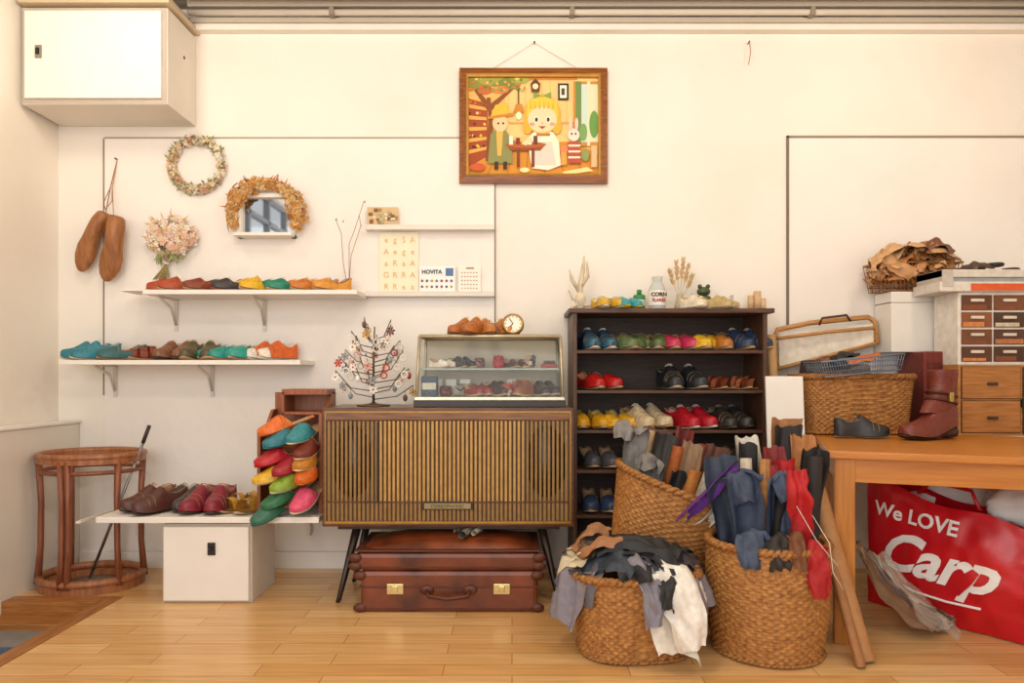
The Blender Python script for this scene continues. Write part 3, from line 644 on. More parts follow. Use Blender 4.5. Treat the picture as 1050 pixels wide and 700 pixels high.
mini(488,zz,'#a83a2c',.7,.6,y=-.39); mini(511,zz,'#4a2e24',.9,.6,'oxford',y=-.38); mini(535,zz,'#a8622e',-.7,.65,'oxford',-.38); mini(558,zz,'#3a2a24',.4,.62,'oxford',-.38)
for i in range(16): b.flower((X(R(519,527),3.05),R(-.46,-.42),zz+R(.015,.05)),(R(-1,1),-1,R(.1,1)),R(.014,.024),leather(random.choice(['#c05a3a','#e8d8c0','#9a3a2a','#d8a070'])),5)
mini(453,gs,'#f0e8d8',.8,.5,y=-.33); mini(473,gs,'#2c2624',.8,.5,'oxford',y=-.33); purse(491,gs,'#8a6050',.026,.05,-.34,.2); purse(511,gs,'#c02020',.026,.06,-.34)
mini(529,gs,'#5c4030',.5,.5,y=-.34)
for i in range(16): b.flower((X(R(540,550),3.05),R(-.38,-.33),gs+R(.01,.05)),(R(-1,1),-1,R(.1,1)),R(.012,.02),leather(random.choice(['#3a6a7a','#d8d0c0','#6a5a4a','#c08a5a'])),5)
b.box(X(556,3.1),X(571,3.1),-.36,-.30,gs,gs+.022,leather('#a03226'),.004); b.box(X(558,3.1),X(570,3.1),-.355,-.30,gs+.022,gs+.036,leather('#4a4038'),.004)
for px in (440,455,470,520): b.box(X(px,3.1),X(px+11,3.1),-.30,-.297,zz,zz+.075,paint('#f2ede2'))
b.done('leather_accessories')
pair('baby_shoes',X(481,3.05),-.40,gz1+.006,-.7,'#b5682a','oxford',gap=.085,k=.74,sole='#8a5a30',inner='#d8a868',lace='#e8c080')
pair('baby_shoes',X(506,3.05),-.38,gz1+.006,.5,'#c07a38','oxford',gap=.085,k=.70,sole='#8a5a30',inner='#d8a868',lace='#e8c080')
b=MB(); cc=Vector((X(526,3.0),-.43,gz1+.006+.05)); Mk=Matrix.Translation(cc)@Matrix.Rotation(pi/2-.25,4,'X')
b.lathe([(.0,-.016),(.045,-.016),(.05,-.008),(.05,.006),(.045,.013),(.040,.013),(.040,.008),(0,.008)],metalm('#b08d50',.3),M=Mk); b.lathe([(0,.009),(.039,.009)],emis_free('#f0ead8'),M=Mk,cap0=False,cap1=False)
for k in range(12):
    a=k*pi/6; b.box(-.0015,.0015,.031,.036,.0095,.0105,BK,M=Mk@Matrix.Rotation(a,4,'Z'))
b.box(-.0015,.0015,0,.028,.010,.012,BK,M=Mk@Matrix.Rotation(.6,4,'Z')); b.box(-.0018,.0018,0,.020,.010,.012,BK,M=Mk@Matrix.Rotation(2.4,4,'Z'))
for s_ in (-1,1): b.cyl(cc+Vector((s_*.025,0,-.034)),cc+Vector((s_*.03,-.01,-.054)),.004,.004,metalm('#b08d50',.3),8)
b.done('desk_clock')

# ---------------------------------------------------------------- jewellery tree
b=MB(); jx,jy=X(383,3.1),-.40; WR=mat('#6a5a48',.4,.6)
b.lathe([(0,0),(.075,0),(.075,.006),(.02,.012),(.006,.02)],WR,(jx,jy,tz1)); b.tube([(jx,jy,tz1+.01),(jx,jy,tz1+.2),(jx+.005,jy,tz1+.36)],[.006,.005,.003],WR,8)
orn=[mat(h,.35,.0,.1,40,0,'bead') for h in ('#f4efe4','#e8dcc8','#c04636','#6a4a4a','#e8b0a8','#d8d0c8','#9aa8a8','#f8f2ea','#f0e4d4','#c8a050')]
for k in range(30):
    a=k*2.4; h0=.04+.28*(k/30); rr=(.20-.11*(k/30))*R(.85,1.1); zz=tz1+h0
    e=Vector((jx+rr*math.cos(a),jy+rr*math.sin(a)*.55,zz+R(.05,.10)))
    mpt=Vector((jx+rr*.6*math.cos(a),jy+rr*.5*math.sin(a)*.55,zz+.005))
    b.tube([(jx,jy,zz-.01),mpt,e],.0024,WR,5)
    for f in (.7,1.0):
        p=(mpt.lerp(e,.5) if f<1 else e)
        m_=random.choice(orn); kk=random.random()
        b.tube([p,p-Vector((0,0,.018))],.0009,WR,4)
        if kk<.35: b.tube([(p.x+.014*math.cos(t),p.y,p.z-.032+.014*math.sin(t)) for t in [2*pi*i/12 for i in range(12)]],.0035,m_,5,closed=True)
        elif kk<.75: b.flower(p-Vector((0,0,.03)),(R(-.5,.5),-1,R(-.3,.3)),.022,m_,6,orn[2])
        else: b.ell(p-Vector((0,0,.033)),(.011,.011,.016),m_,nu=8,nv=6)
b.done('jewellery_tree')

# ---------------------------------------------------------------- shoe rack
b=MB(); sx0,sx1=.285,X(787,3.2); RK=wood('#634029','#3e271a',.45,0); RKv=wood('#634029','#3e271a',.45,2); RKd=wood('#402a1d','#281910',.6,0); sy=-.30; rt=1.30
b.box(sx0-.02,sx1+.03,sy-.012,-.016,rt-.022,rt,RK,.003)
b.box(sx0,sx0+.02,sy,-.017,0,rt-.022,RKv,.002); b.box(sx1-.02,sx1,sy,-.017,0,rt-.022,RKv,.002); b.box(sx0,sx1,-.024,-.017,0,rt-.02,RKd)
shz=[Z(359,3.2),Z(400,3.2),Z(441,3.2),Z(482,3.2),.33,.10]
for z_ in shz: b.box(sx0+.02,sx1-.02,sy+.004,-.024,z_-.014,z_,RK,.001)
b.done('shoe_rack')
def rk(row,px,yaw,up,st='oxford',**kw): onshelf(px,shz[row],yaw,up,st,d=3.335,**kw)
for a in ((0,612,.2,'#24465e','oxford',dict(sole='#d9c8b0',inner='#6a8a9a',lace='#e8dcc8',toe='#3a6478')),(0,644,.55,'#66764e','slipon',dict(inner='#d0b080')),(0,668,-.3,'#5a6a40','slipon',dict(inner='#d0a870')),(0,693,.3,'#cc3a5e','slipon',dict(inner='#f4c0a0')),(0,720,.4,'#e2b42c','slipon',dict(inner='#c07a3a')),(0,743,.45,'#b8742c','slipon',dict(inner='#e0b078')),(0,764,.5,'#2c3c5a','oxford',dict(sole='#c8a070',lace='#d8d0c0')),
  (1,614,.45,'#c0201c','slipon',dict(inner='#e8a070')),(1,700,.15,'#2c2e32','oxford',dict(sole='#b8a890',lace='#e8e0d0',inner='#8a8078',gap=.118,k=1.05)),(1,737,.5,'#a05438','sandal',dict(inner='#c88a60',k=.82)),(1,763,.45,'#ac6444',  'sandal',dict(inner='#d09a70',k=.82)),
  (2,604,.1,'#dda21e','slipon',dict(inner='#f0cc70',k=.9)),(2,629,.45,'#e8b028','slipon',dict(inner='#f0d080',k=.9)),(2,663,.5,'#dfc8a0','oxford',dict(sole='#c89a60',lace='#fff6e0',inner='#a87a50',gap=.12,k=1.0)),(2,709,.4,'#c0182a','oxford',dict(sole='#e8d8c0',lace='#f8ece0',inner='#e8a890',gap=.105,k=.95)),(2,748,.35,'#2f2c29','oxford',dict(sole='#5a4a3a',lace='#8a8478',inner='#8a7a68',gap=.105,k=.95)),
  (3,615,.1,'#54565c','slipon',{}),(3,660,.2,'#4a4644','oxford',{}),(3,705,.2,'#c8a888','slipon',{}),(3,745,.2,'#4a3a34','slipon',{}),(4,615,.0,'#3a4a6a','slipon',{}),(4,655,.1,'#8a8478','slipon',{})):
    kw=dict(k=.95,gap=.094); kw.update(a[5]); rk(a[0],a[1],a[2],a[3],a[4],**kw)
b=MB()
for i in range(3): b.box(sx0+.025,sx0+.24,-.28+.005*i,-.05,.10+.035*i,.132+.035*i,mat(['#d8d0c0','#3a4a6a','#a89a88'][i],.8,0,.4,50,.2,'cloth',['#3a4a6a','#e0dccc','#5a4a40'][i]),.01)
b.done('folded_fabric')

# rack top items
tz=rt
b=MB(); DW=mat('#e0d2b6',.7,0,.2,30,.3)
x_=X(597,3.25)
b.tube([(x_,-.16,tz),(x_+.0,-.16,tz+.12),(x_+.012,-.16,tz+.2),(x_+.02,-.16,tz+.27)],[.018,.013,.011,.004],DW,8)
for p in (((0,.09),(-.04,.15),(-.055,.2)),((0,.12),(.035,.17),(.03,.24)),((0,.05),(-.035,.06),(-.06,.1)),((0,.03),(.05,.03),(.075,.0)),((0,.04),(-.04,.02),(-.05,0))):
    b.tube([(x_+a,-.16-.01*i,tz+c) for i,(a,c) in enumerate(p)],[.012,.010,.004],DW,7)
b.ell((x_,-.16,tz+.05),(.028,.024,.05),DW); b.done('driftwood_ornament')
pair('baby_shoes',X(624,3.2),-.25,tz,.3,'#d9b02c','slipon',gap=.075,k=.68,inner='#f0e0b0',sole='#e8e0d0')
pair('baby_shoes',X(643,3.2),-.25,tz,.5,'#3aa0a8','slipon',gap=.075,k=.66,inner='#e0c040',sole='#d8c030')
b=MB(); GP=mat('#2f8a52',.4); b.lathe([(0,0),(.028,0),(.03,.01),(.03,.08),(.026,.085),(.0,.088)],GP,(X(661,3.25),-.11,tz)); b.lathe([(.0305,.03),(.0305,.06)],emis_free('#d8e4d0'),(X(661,3.25),-.11,tz),cap0=False,cap1=False); b.lathe([(.012,.088),(.012,.11),(0,.112)],GP,(X(661,3.25),-.11,tz)); b.done('green_tin')
b=MB(); c=(X(677,3.25),-.18,tz)
b.lathe([(0,0),(.038,0),(.041,.01),(.041,.10),(.03,.13),(.024,.14),(.027,.165),(.025,.165),(.021,.14)],mat('#cfd8d4',.08,0,.02,8,0,'jar',None,.6,.55),c,cap1=False)
b.lathe([(.0415,.025),(.0415,.095)],emis_free('#f0ece2'),c,cap0=False,cap1=False); b.text('CORN',.026,emis_free('#4a3030'),front(c[0],c[1]-.0425,tz+.075),bold=.0012); b.text('FLAKES',.020,emis_free('#a82a20'),front(c[0],c[1]-.0425,tz+.048),bold=.0008); b.done('glass_milk_bottle')
b=MB(); c=(X(703,3.25),-.14,tz); b.lathe([(0,0),(.022,0),(.028,.03),(.016,.07),(.02,.085),(.018,.085),(.013,.07)],mat('#c8b89a',.4),c,cap1=False)
PG=mat('#d9b98a',.9,0,.2,60,.2)
for dx,h in ((-.05,.20),(-.02,.24),(.015,.25),(.04,.22),(.06,.17)):
    b.tube([(c[0],c[1],tz+.06),(c[0]+dx*.5,c[1],tz+h*.6),(c[0]+dx,c[1],tz+h)],.0012,PG,4)
    for i in range(44):
        t=R(.0,1); p=Vector((c[0]+dx*(.6+.4*t),c[1],tz+h*(.62+.38*t))); b.leaf(p,(R(-1,1)+dx*8,R(-.6,.6),1.6),(0,-1,0),.028,.004,PG)
b.done('dried_grass_vase',norm=False)
b=MB(); c=Vector((X(729,3.25),-.12,tz)); FG=mat('#465634',.35,.1)
b.lathe([(0,0),(.03,0),(.032,.012),(.028,.02),(.03,.055),(.036,.075),(0,.085)],FG,c); b.ell(c+Vector((0,-.005,.10)),(.034,.028,.024),FG)
for s_ in (-1,1): b.ell(c+Vector((s_*.02,-.01,.125)),.011,FG); b.tube([c+Vector((s_*.025,0,.07)),c+Vector((s_*.045,-.02,.05)),c+Vector((s_*.028,-.035,.04))],.007,FG,7); b.tube([c+Vector((s_*.03,0,.02)),c+Vector((s_*.052,-.01,.03)),c+Vector((s_*.045,-.03,.003))],.009,FG,7)
b.done('frog_figurine')
pair('baby_sneakers',X(720,3.18),-.25,tz,.6,'#efe4cc','oxford',gap=.08,k=.6,inner='#d8b040',sole='#f0e8d8',lace='#c8a030')
pair('baby_sneakers',X(742,3.18),-.25,tz,1.0,'#c0a870','oxford',gap=.075,k=.58,inner='#8a6a3a',sole='#e0d4c0',lace='#efe6d0')
b=MB(); b.box(X(762,3.25),X(775,3.25),-.11,-.05,tz,tz+.09,paint('#efe9e0'),.003)
b.done('paper_box')
b=MB()
for px,r,h in ((776,.014,.075),(783,.018,.095),(789,.014,.06)): b.lathe([(0,0),(r,0),(r,h),(r*.6,h),(r*.6,h-.01),(0,h-.01)],mat('#d8b48a',.6),(X(px,3.25)-.005,-.18,tz),n=16)
b.done('thread_spools')

# ---------------------------------------------------------------- wicker baskets
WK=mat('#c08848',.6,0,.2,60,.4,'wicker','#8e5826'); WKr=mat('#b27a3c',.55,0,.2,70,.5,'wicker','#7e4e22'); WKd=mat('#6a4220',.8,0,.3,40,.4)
def basket(b,rxb,ryb,rxt,ryt,H,p=2.0,S=72,rows=34,amp=.0042,M=Matrix(),belly=0,wk=None):
    wk=wk or WK
    nth=S*3; nz=rows*3
    def xy(th,rx,ry):
        c,s_=math.cos(th),math.sin(th); return rx*math.copysign(abs(c)**(2/p),c),ry*math.copysign(abs(s_)**(2/p),s_)
    rings=[]
    for j in range(nz+1):
        v=j/nz; row=v*rows; ring=[]
        for i in range(nth):
            th=2*pi*i/nth; dd=amp*math.cos(S/2*th+pi*int(min(row,rows-.001)))*abs(math.sin(pi*row))**.5+amp*.8*abs(math.sin(pi*row))+belly*math.sin(pi*v)
            x_,y_=xy(th,rxb+(rxt-rxb)*v+dd,ryb+(ryt-ryb)*v+dd); ring.append(Vector((x_,y_,.012+(H-.012)*v)))
        rings.append(ring)
    b.loft(rings,wk,True,True,False,True,M)
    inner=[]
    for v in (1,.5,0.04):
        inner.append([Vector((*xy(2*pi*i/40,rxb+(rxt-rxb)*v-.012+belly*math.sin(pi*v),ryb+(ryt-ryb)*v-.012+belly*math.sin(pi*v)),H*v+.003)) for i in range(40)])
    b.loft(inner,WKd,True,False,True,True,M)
    for z_,rx,ry,rt_ in ((H,rxt,ryt,.013),(.010,rxb,ryb,.008)):
        for ph in (0,pi):
            pts=[]
            for i in range(180):
                th=2*pi*i/180; q=30*th+ph; x_,y_=xy(th,rx-.0+.008*math.cos(q),ry-.0+.008*math.cos(q)); pts.append((x_,y_,z_+.007*math.sin(q) if z_>.02 else .010+.002*math.sin(q)))
            b.tube(pts,rt_*.8,WKr,6,closed=True,M=M)
# leather sheet helpers
def drape(b,c,z0,Rx,Ry,w,h,rot,ox,oy,m,seed,hump=.05,n=26,fall=.92):
    def fn(u,v):
        eu=(u-.5)*w*(1+.3*noise.noise(Vector((v*3,seed,0)))); ev=(v-.5)*h*(1+.3*noise.noise(Vector((u*3,seed+5,0))))
        x_=ox+eu*math.cos(rot)-ev*math.sin(rot); y_=oy+eu*math.sin(rot)+ev*math.cos(rot)
        e=math.hypot(x_/Rx,y_/Ry); nn=noise.noise(Vector((x_*9,y_*9,seed)))
        if e<=1: return Vector((c[0]+x_,c[1]+y_,z0+hump*(1-e*e)+.05*nn+.022*noise.noise(Vector((x_*25,y_*25,seed)))))
        L=math.hypot(x_,y_); ux,uy=x_/L,y_/L; Re=L/e; ex=L-Re
        rr=Re+.015+.22*ex+.05*noise.noise(Vector((math.atan2(uy,ux)*6,seed*2.3,ex*4)))
        return Vector((c[0]+ux*rr,c[1]+uy*rr,max(.012,z0-fall*ex+.02*nn)))
    b.grid(fn,n,n,m)
def lroll(b,p0,p1,r,m,turns=2.2,bend=0,taper=1.0):
    p0=Vector(p0); p1=Vector(p1); d_=(p1-p0).normalized(); a=d_.orthogonal().normalized(); q=d_.cross(a); rings=[]
    ph=R(0,6)
    for j in range(7):
        t=j/6; c=p0.lerp(p1,t)+Vector((bend,0,0))*math.sin(pi*t); rr=r*(1+(taper-1)*t)
        rings.append([c+(a*math.cos(ph+k*.45)+q*math.sin(ph+k*.45))*rr*(1-.5*k/(turns*14))*(1+.05*math.sin(k)) for k in range(int(turns*14))])
    b.loft(rings,m,False)
def strip(b,path,ws,m,curl=.3,seed=0,dirv=(1,0,0),n=13,rip=.018,endj=.02):
    path=[Vector(p) for p in path]; 
    P=[];W=[]
    for i in range(len(path)-1):
        for k in range(6): P.append(path[i].lerp(path[i+1],k/6)); W.append(ws[i]+(ws[i+1]-ws[i])*k/6)
    P.append(path[-1]); W.append(ws[-1])
    for _ in range(3): P=[P[0]]+[(P[i-1]+P[i]*2+P[i+1])/4 for i in range(1,len(P)-1)]+[P[-1]]
    dv=Vector(dirv).normalized(); rings=[]
    for i,p in enumerate(P):
        t=(P[min(i+1,len(P)-1)]-P[max(i-1,0)]).normalized(); s_=(dv-t*dv.dot(t)); s_.normalize(); nn=s_.cross(t)
        row=[]
        for k in range(n):
            f=k/(n-1)*2-1; w_=W[i]*(1+.28*noise.noise(Vector((i*.3,f*.6,seed))))
            a=f*curl*pi; 
            o=s_*w_*(math.sin(a)/(curl*pi) if curl>.01 else f)+nn*w_*((1-math.cos(a))/(max(curl,.01)*pi))
            endr=t*endj*noise.noise(Vector((f*2,seed*1.9,2))) if i>len(P)-3 else Vector((0,0,0))
            row.append(p+o+endr+nn*rip*noise.noise(Vector((f*2.2+seed,i*.33,seed*1.3)))*1.6)
        rings.append(row)
    b.loft(rings,m,False)

# B: lower basket
Bc=(X(648,2.48),Y(2.47))
b=MB(); basket(b,.19,.15,.225,.185,.29,2.6,76,24,M=Matrix.Rotation(.1,4,'Z')); b.done('wicker_basket',(Bc[0],Bc[1],0))
b=MB(); c=(Bc[0],Bc[1])
lw=[mat(h,.6,0,.12,50,.3,'suede') for h in ('#e4dccd','#5c565e','#232427','#85808a','#efe9de','#9a6a42','#343c48')]
drape(b,c,.285,.225,.185,.26,.50,.30,.13,-.14,lw[0],1,.03); drape(b,c,.295,.225,.185,.20,.34,-.2,.20,-.10,lw[3],2,.03)
drape(b,c,.30,.225,.185,.34,.24,.3,-.24,-.04,lw[3],3,.03); drape(b,c,.31,.225,.185,.24,.20,.8,-.20,-.08,lw[1],4,.03); drape(b,c,.315,.225,.185,.30,.26,.2,.12,.04,lw[1],9,.03)
drape(b,c,.335,.225,.185,.24,.30,.35,.02,-.06,lw[2],5,.06); drape(b,c,.32,.225,.185,.16,.22,1.0,-.09,-.08,lw[6],6,.05); drape(b,c,.345,.225,.185,.18,.26,-.6,.08,-.05,lw[2],7,.05)
drape(b,c,.345,.225,.185,.20,.12,.2,-.12,.02,lw[5],8,.04); drape(b,c,.34,.225,.185,.20,.14,.9,-.20,.02,mat('#d3c4a4',.6,0,.12,50,.3,'suede'),10,.03)
strip(b,[(c[0]-.14,c[1]-.05,.37),(c[0]-.03,c[1]-.08,.42),(c[0]+.10,c[1]-.12,.38),(c[0]+.16,c[1]-.14,.34)],[.03,.05,.05,.03],lw[2],.4,71,(0,1,0))
strip(b,[(c[0]-.20,c[1]-.03,.34),(c[0]-.13,c[1]-.06,.42),(c[0]-.03,c[1]-.07,.40)],[.03,.045,.03],mat('#a8744a',.6,0,.12,50,.3,'suede'),.35,76,(0,1,0))
strip(b,[(c[0]-.22,c[1]+.02,.36),(c[0]-.16,c[1]+.02,.44),(c[0]-.08,c[1]+.04,.42)],[.04,.05,.03],lw[5],.3,72,(0,1,0))
strip(b,[(c[0]-.05,c[1]-.1,.36),(c[0]+.0,c[1]-.17,.37),(c[0]+.03,c[1]-.235,.26),(c[0]+.03,c[1]-.25,.16)],[.05,.05,.04,.03],lw[3],.3,73,(1,0,0))
strip(b,[(c[0]+.05,c[1]-.1,.36),(c[0]+.10,c[1]-.2,.35),(c[0]+.14,c[1]-.25,.22),(c[0]+.15,c[1]-.27,.10)],[.05,.07,.07,.05],lw[4],.25,74,(1,0,0))
strip(b,[(c[0]-.0,c[1]-.08,.37),(c[0]+.05,c[1]-.16,.38),(c[0]+.09,c[1]-.225,.30),(c[0]+.07,c[1]-.25,.22)],[.03,.04,.04,.03],lw[2],.3,75,(1,0,0))
b.done('leather_sheets',norm=False)

# box under basket A
b=MB(); b.box(.45,.88,-.66,-.34,0,.19,mat('#a67c4e',.8,0,.1,20,.05),.003); b.box(.66,.67,-.662,-.34,.01,.192,mat('#c8a878',.4)); b.done('cardboard_box')
# A: tilted basket
MA=Matrix.Translation((X(672,2.80),Y(2.80)+.02,.205))@Matrix.Rotation(.36,4,'Y')@Matrix.Rotation(.05,4,'X')
b=MB(); basket(b,.19,.15,.285,.21,.34,2.3,80,28,M=Matrix()); o=b.done('wicker_basket'); o.matrix_world=MA
b=MB(); b.M=MA
grey=lambda h:mat(h,.65,0,.15,50,.35,'suede')
def st(x,y,dx,dy,L,w,h,curl=.35,seed=0,dirv=(1,0,0),fold=0):
    p=[(x,y,.06),(x+dx*.4,y+dy*.4,.06+L*.5),(x+dx,y+dy,.06+L)]
    if fold: p+= [(x+dx*1.3,y+dy*1.2-.03,.06+L*1.02),(x+dx*1.5+fold*.3,y+dy*1.3-.06,.06+L-abs(fold))]
    strip(b,p,[w*.7,w,w*1.05]+([w,w*.8] if fold else []),grey(h),curl,seed,dirv)
st(-.17,.0,-.10,.05,.44,.07,'#8a8682',.45,1,fold=.06); st(-.13,-.04,-.05,.0,.36,.07,'#7c7874',.5,2,fold=.05); st(-.08,.05,-.05,.03,.46,.06,'#3a3634',.3,3)
st(-.03,-.03,-.03,-.0,.34,.05,'#1f1d1e',.5,4); st(.03,.04,-.04,.05,.46,.05,'#9a7a5c',.3,5); st(-.06,.10,-.1,.05,.46,.07,'#6a4a3c',.3,15)
st(.12,.05,.05,.08,.42,.06,'#ece4d6',.2,6); st(.18,.06,.08,.06,.36,.06,'#e2d8c6',.4,7); st(.10,.10,.0,.06,.48,.06,'#6a4436',.3,16); st(0,.1,-.05,.04,.50,.05,'#7a2f2a',.4,17)
for (x,y,dx,dy,L,r,h) in ((.02,-.06,-.02,-.0,.38,.026,'#c47c34'),(.07,.0,.0,0,.42,.024,'#ece2d0'),(.11,-.05,.04,-.0,.34,.024,'#e0ccaa'),(-.02,.03,-.05,.02,.44,.028,'#b45e26'),(.15,-.02,.08,0,.34,.026,'#f4eee4'),(-.11,.05,-.08,.05,.46,.022,'#dcb888'),(.05,.08,.0,.06,.48,.022,'#8a3a2c'),(.20,.02,.08,.02,.32,.022,'#8a5a34')):
    lroll(b,(x,y,.05),(x+dx,y+dy,.05+L),r,grey(h))
strip(b,[(.02,-.10,.24),(.06,-.12,.37),(.12,-.12,.44),(.13,-.10,.50)],[.02,.03,.035,.02],grey('#e8e0d2'),.3,11,rip=.008)
b.M=Matrix()
strip(b,[(.62,-.80,.38),(.66,-.90,.47),(.75,-.955,.57),(.84,-.95,.655)],[.03,.035,.04,.03],grey('#6a3290'),.6,8,rip=.008); strip(b,[(.68,-.82,.38),(.745,-.90,.44),(.785,-.93,.50)],[.03,.035,.03],grey('#f0eae0'),.4,9,rip=.008)
b.done('leather_rolls',norm=False)
# C: round basket
Cc=(X(785,2.48),Y(2.47))
b=MB(); basket(b,.185,.18,.205,.20,.39,2.0,68,34,belly=.012); b.done('wicker_basket',(Cc[0],Cc[1],0))
b=MB(); b.M=Matrix.Translation((Cc[0],Cc[1],.12))
st(-.06,-.02,-.03,.02,.46,.07,'#3c4860',.35,21,fold=.10); st(-.0,-.06,.02,.0,.46,.06,'#46546e',.4,22,fold=.08); st(-.09,.05,-.06,.05,.50,.07,'#343e52',.3,23)
st(.02,-.06,.02,.0,.40,.06,'#2c2826',.4,24); st(.13,-.0,.03,.0,.54,.05,'#241f1e',.35,25); st(.09,.06,.02,.05,.62,.06,'#2a2524',.3,26); st(-.02,.10,-.0,.06,.57,.06,'#e2d9ca',.3,27)
st(.14,.04,.02,.06,.58,.05,'#b87a42',.3,28); st(.12,.12,.01,.05,.64,.06,'#a87244',.25,29); st(.03,.05,.02,.03,.54,.05,'#862a28',.3,30); st(-.04,.08,-.0,.04,.55,.05,'#1f1c1c',.5,37); st(.06,.0,.0,.02,.50,.05,'#c02022',.5,38)
for (pp,ww,h,sd) in (([(.07,-.08,.2),(.07,-.12,.36),(.05,-.13,.46),(.06,-.10,.54)],[.04,.055,.055,.04],'#c02024',31),([(.08,-.10,.25),(.10,-.185,.32),(.10,-.225,.25),(.10,-.235,.13)],[.045,.055,.055,.045],'#b41c20',32),([(.0,-.1,.2),(-.02,-.15,.34),(-.03,-.20,.29),(-.03,-.215,.22)],[.05,.06,.05,.05],'#2f2a28',33),([(-.08,-.08,.2),(-.10,-.14,.36),(-.115,-.185,.30),(-.12,-.20,.22)],[.05,.06,.06,.05],'#44526a',34),([(.03,-.08,.25),(.03,-.16,.35),(.03,-.21,.29),(.03,-.22,.22)],[.03,.04,.04,.04],'#7a4a2c',36)):
    strip(b,pp,ww,grey(h),.4,sd,(1,0,0))
lroll(b,(.05,.0,.1),(.03,.02,.54),.03,grey('#9a2a2c')); lroll(b,(.13,-.05,.1),(.155,-.05,.58),.028,grey('#2c2625')); lroll(b,(-.05,.02,.1),(-.06,.05,.56),.025,grey('#d8cab4')); lroll(b,(.0,.0,.1),(-.0,.02,.56),.022,grey('#c48a50'))
b.tube([(.10,-.13,.40),(.13,-.21,.31),(.13,-.235,.22),(.17,-.225,.16)],.0012,mat('#efe8d8',.6),5); b.tube([(.05,-.14,.42),(.09,-.20,.32),(.15,-.225,.24)],.0012,mat('#efe8d8',.6),5)
b.done('leather_sheets',norm=False)
b=MB(); lroll(b,(1.215,-1.15,.002),(1.13,-.93,.62),.034,mat('#b98552',.6,0,.12,30,.1),2.6); lroll(b,(1.175,-1.20,.002),(1.15,-1.03,.34),.02,mat('#a87240',.6,0,.12,30,.1),2.2)
b.done('kraft_paper_rolls',norm=False)
b=MB(); M_=Matrix.Translation((X(809,3.05),-.47,.0))@Matrix.Rotation(-.08,4,'X'); b.box(-.085,.085,-.006,.006,0,.985,paint('#f0ece4'),.002,M=M_); b.done('white_board')
b=MB(); lroll(b,(1.26,-.36,0),(1.25,-.2,1.18),.024,mat('#c49a66',.7,0,.1,30,.1),2.5); b.done('cardboard_tube',norm=False)

# ---------------------------------------------------------------- work table (turned ~20 deg)
TH=.71; MT=Matrix.Translation((1.16,-1.0,0))@Matrix.Rotation(math.radians(-20),4,'Z')
b=MB(); TW=wood('#cb8638','#b87028',.32,0,8); TW2=wood('#c88434','#ad6a24',.35,2,8)
b.box(0,1.5,0,.93,TH-.028,TH,TW,.005); b.box(.03,1.47,.03,.05,TH-.115,TH-.028,TW,.002); b.box(.03,1.47,.88,.90,TH-.115,TH-.028,TW,.002); b.box(.03,.05,.04,.89,TH-.115,TH-.028,TW2,.002); b.box(1.45,1.47,.04,.89,TH-.115,TH-.028,TW2,.002)
for a in (.02,1.41):
    for c_ in (.02,.85): b.box(a,a+.07,c_,c_+.06,0,TH-.028,TW2,.004)
o=b.done('work_table'); o.matrix_world=MT

# picnic basket
b=MB(); pbx=(X(826,3.2)+X(937,3.2))/2; basket(b,.235,.115,.26,.13,.27,4.5,64,24); b.done('picnic_basket',(pbx-.01,-.23,TH))
b=MB(); LB=wood('#c9965c','#a8743e',.45,0)
def P(px,py,y): return (X(px,3.5+y),y,Z(py,3.5+y))
b.tube([P(797,378,-.10),P(793,350,-.09),P(797,338,-.08),P(830,331,-.07),P(890,325,-.06),P(897,330,-.06),P(899,352,-.09)],.013,LB,8)
b.tube([P(797,347,-.12),P(850,340,-.11),P(897,336,-.10)],.009,LB,8); b.tube([P(797,378,-.12),P(898,352,-.12)],.009,LB,8)
b.poly([P(799,376,-.085),P(897,352,-.085),P(895,332,-.07),P(799,341,-.07)],mat('#e9dfcd',.6))
b.tube([P(840,333,-.09),P(843,326,-.11),P(868,323,-.11),P(872,329,-.09)],.006,mat('#4a2a1a',.5),7)
b.done('picnic_basket_lid')
b=MB(); b.M=Matrix.Translation((pbx,-.22,TH+.27))
b.box(-.22,-.04,-.08,.08,-.12,.055,mat('#4a403c',.6),.01,M=Matrix.Rotation(.12,4,'Y')); b.box(-.12,.05,-.1,.02,.0,.05,mat('#6a6058',.6),.008,M=Matrix.Rotation(-.25,4,'Y'))
strip(b,[(-.06,-.02,.05),(.02,-.04,.10),(.12,-.03,.105)],[.04,.05,.04],leather('#d8722a'),.4,41,(0,1,0)); strip(b,[(-.12,.03,.05),(-.04,.03,.12),(.06,.04,.11)],[.04,.05,.04],leather('#2f2b29'),.4,42,(0,1,0)); strip(b,[(-.22,-.03,.04),(-.16,-.05,.10),(-.08,-.05,.08)],[.04,.05,.04],leather('#7a4a2a'),.4,43,(0,1,0))
strip(b,[(-.20,-.0,.05),(-.12,-.08,.09),(-.05,-.09,.05)],[.04,.05,.04],leather('#1f1c1b'),.4,44,(0,1,0))
b.done('leather_offcuts')
b=MB(); b.M=Matrix.Translation((X(884,3.1),-.33,TH+.285))@Matrix.Rotation(-.10,4,'Y'); ms=mat('#8492a6',.4,.3)
b.tube([(-.19,-.09,.07),(.19,-.09,.07),(.19,.09,.07),(-.19,.09,.07)],.004,ms,6,closed=True); b.tube([(-.17,-.08,0),(.17,-.08,0),(.17,.08,0),(-.17,.08,0)],.003,ms,6,closed=True)
for i in range(33):
    f=-1+2*i/32; b.tube([(.19*f,-.09,.07),(.17*f,-.08,0),(.17*f,.08,0),(.19*f,.09,.07)],.0014,ms,4)
for i in range(9):
    f=-1+2*i/8; b.tube([(-.19,.09*f,.07),(-.17,.08*f,0),(.17,.08*f,0),(.19,.09*f,.07)],.0014,ms,4)
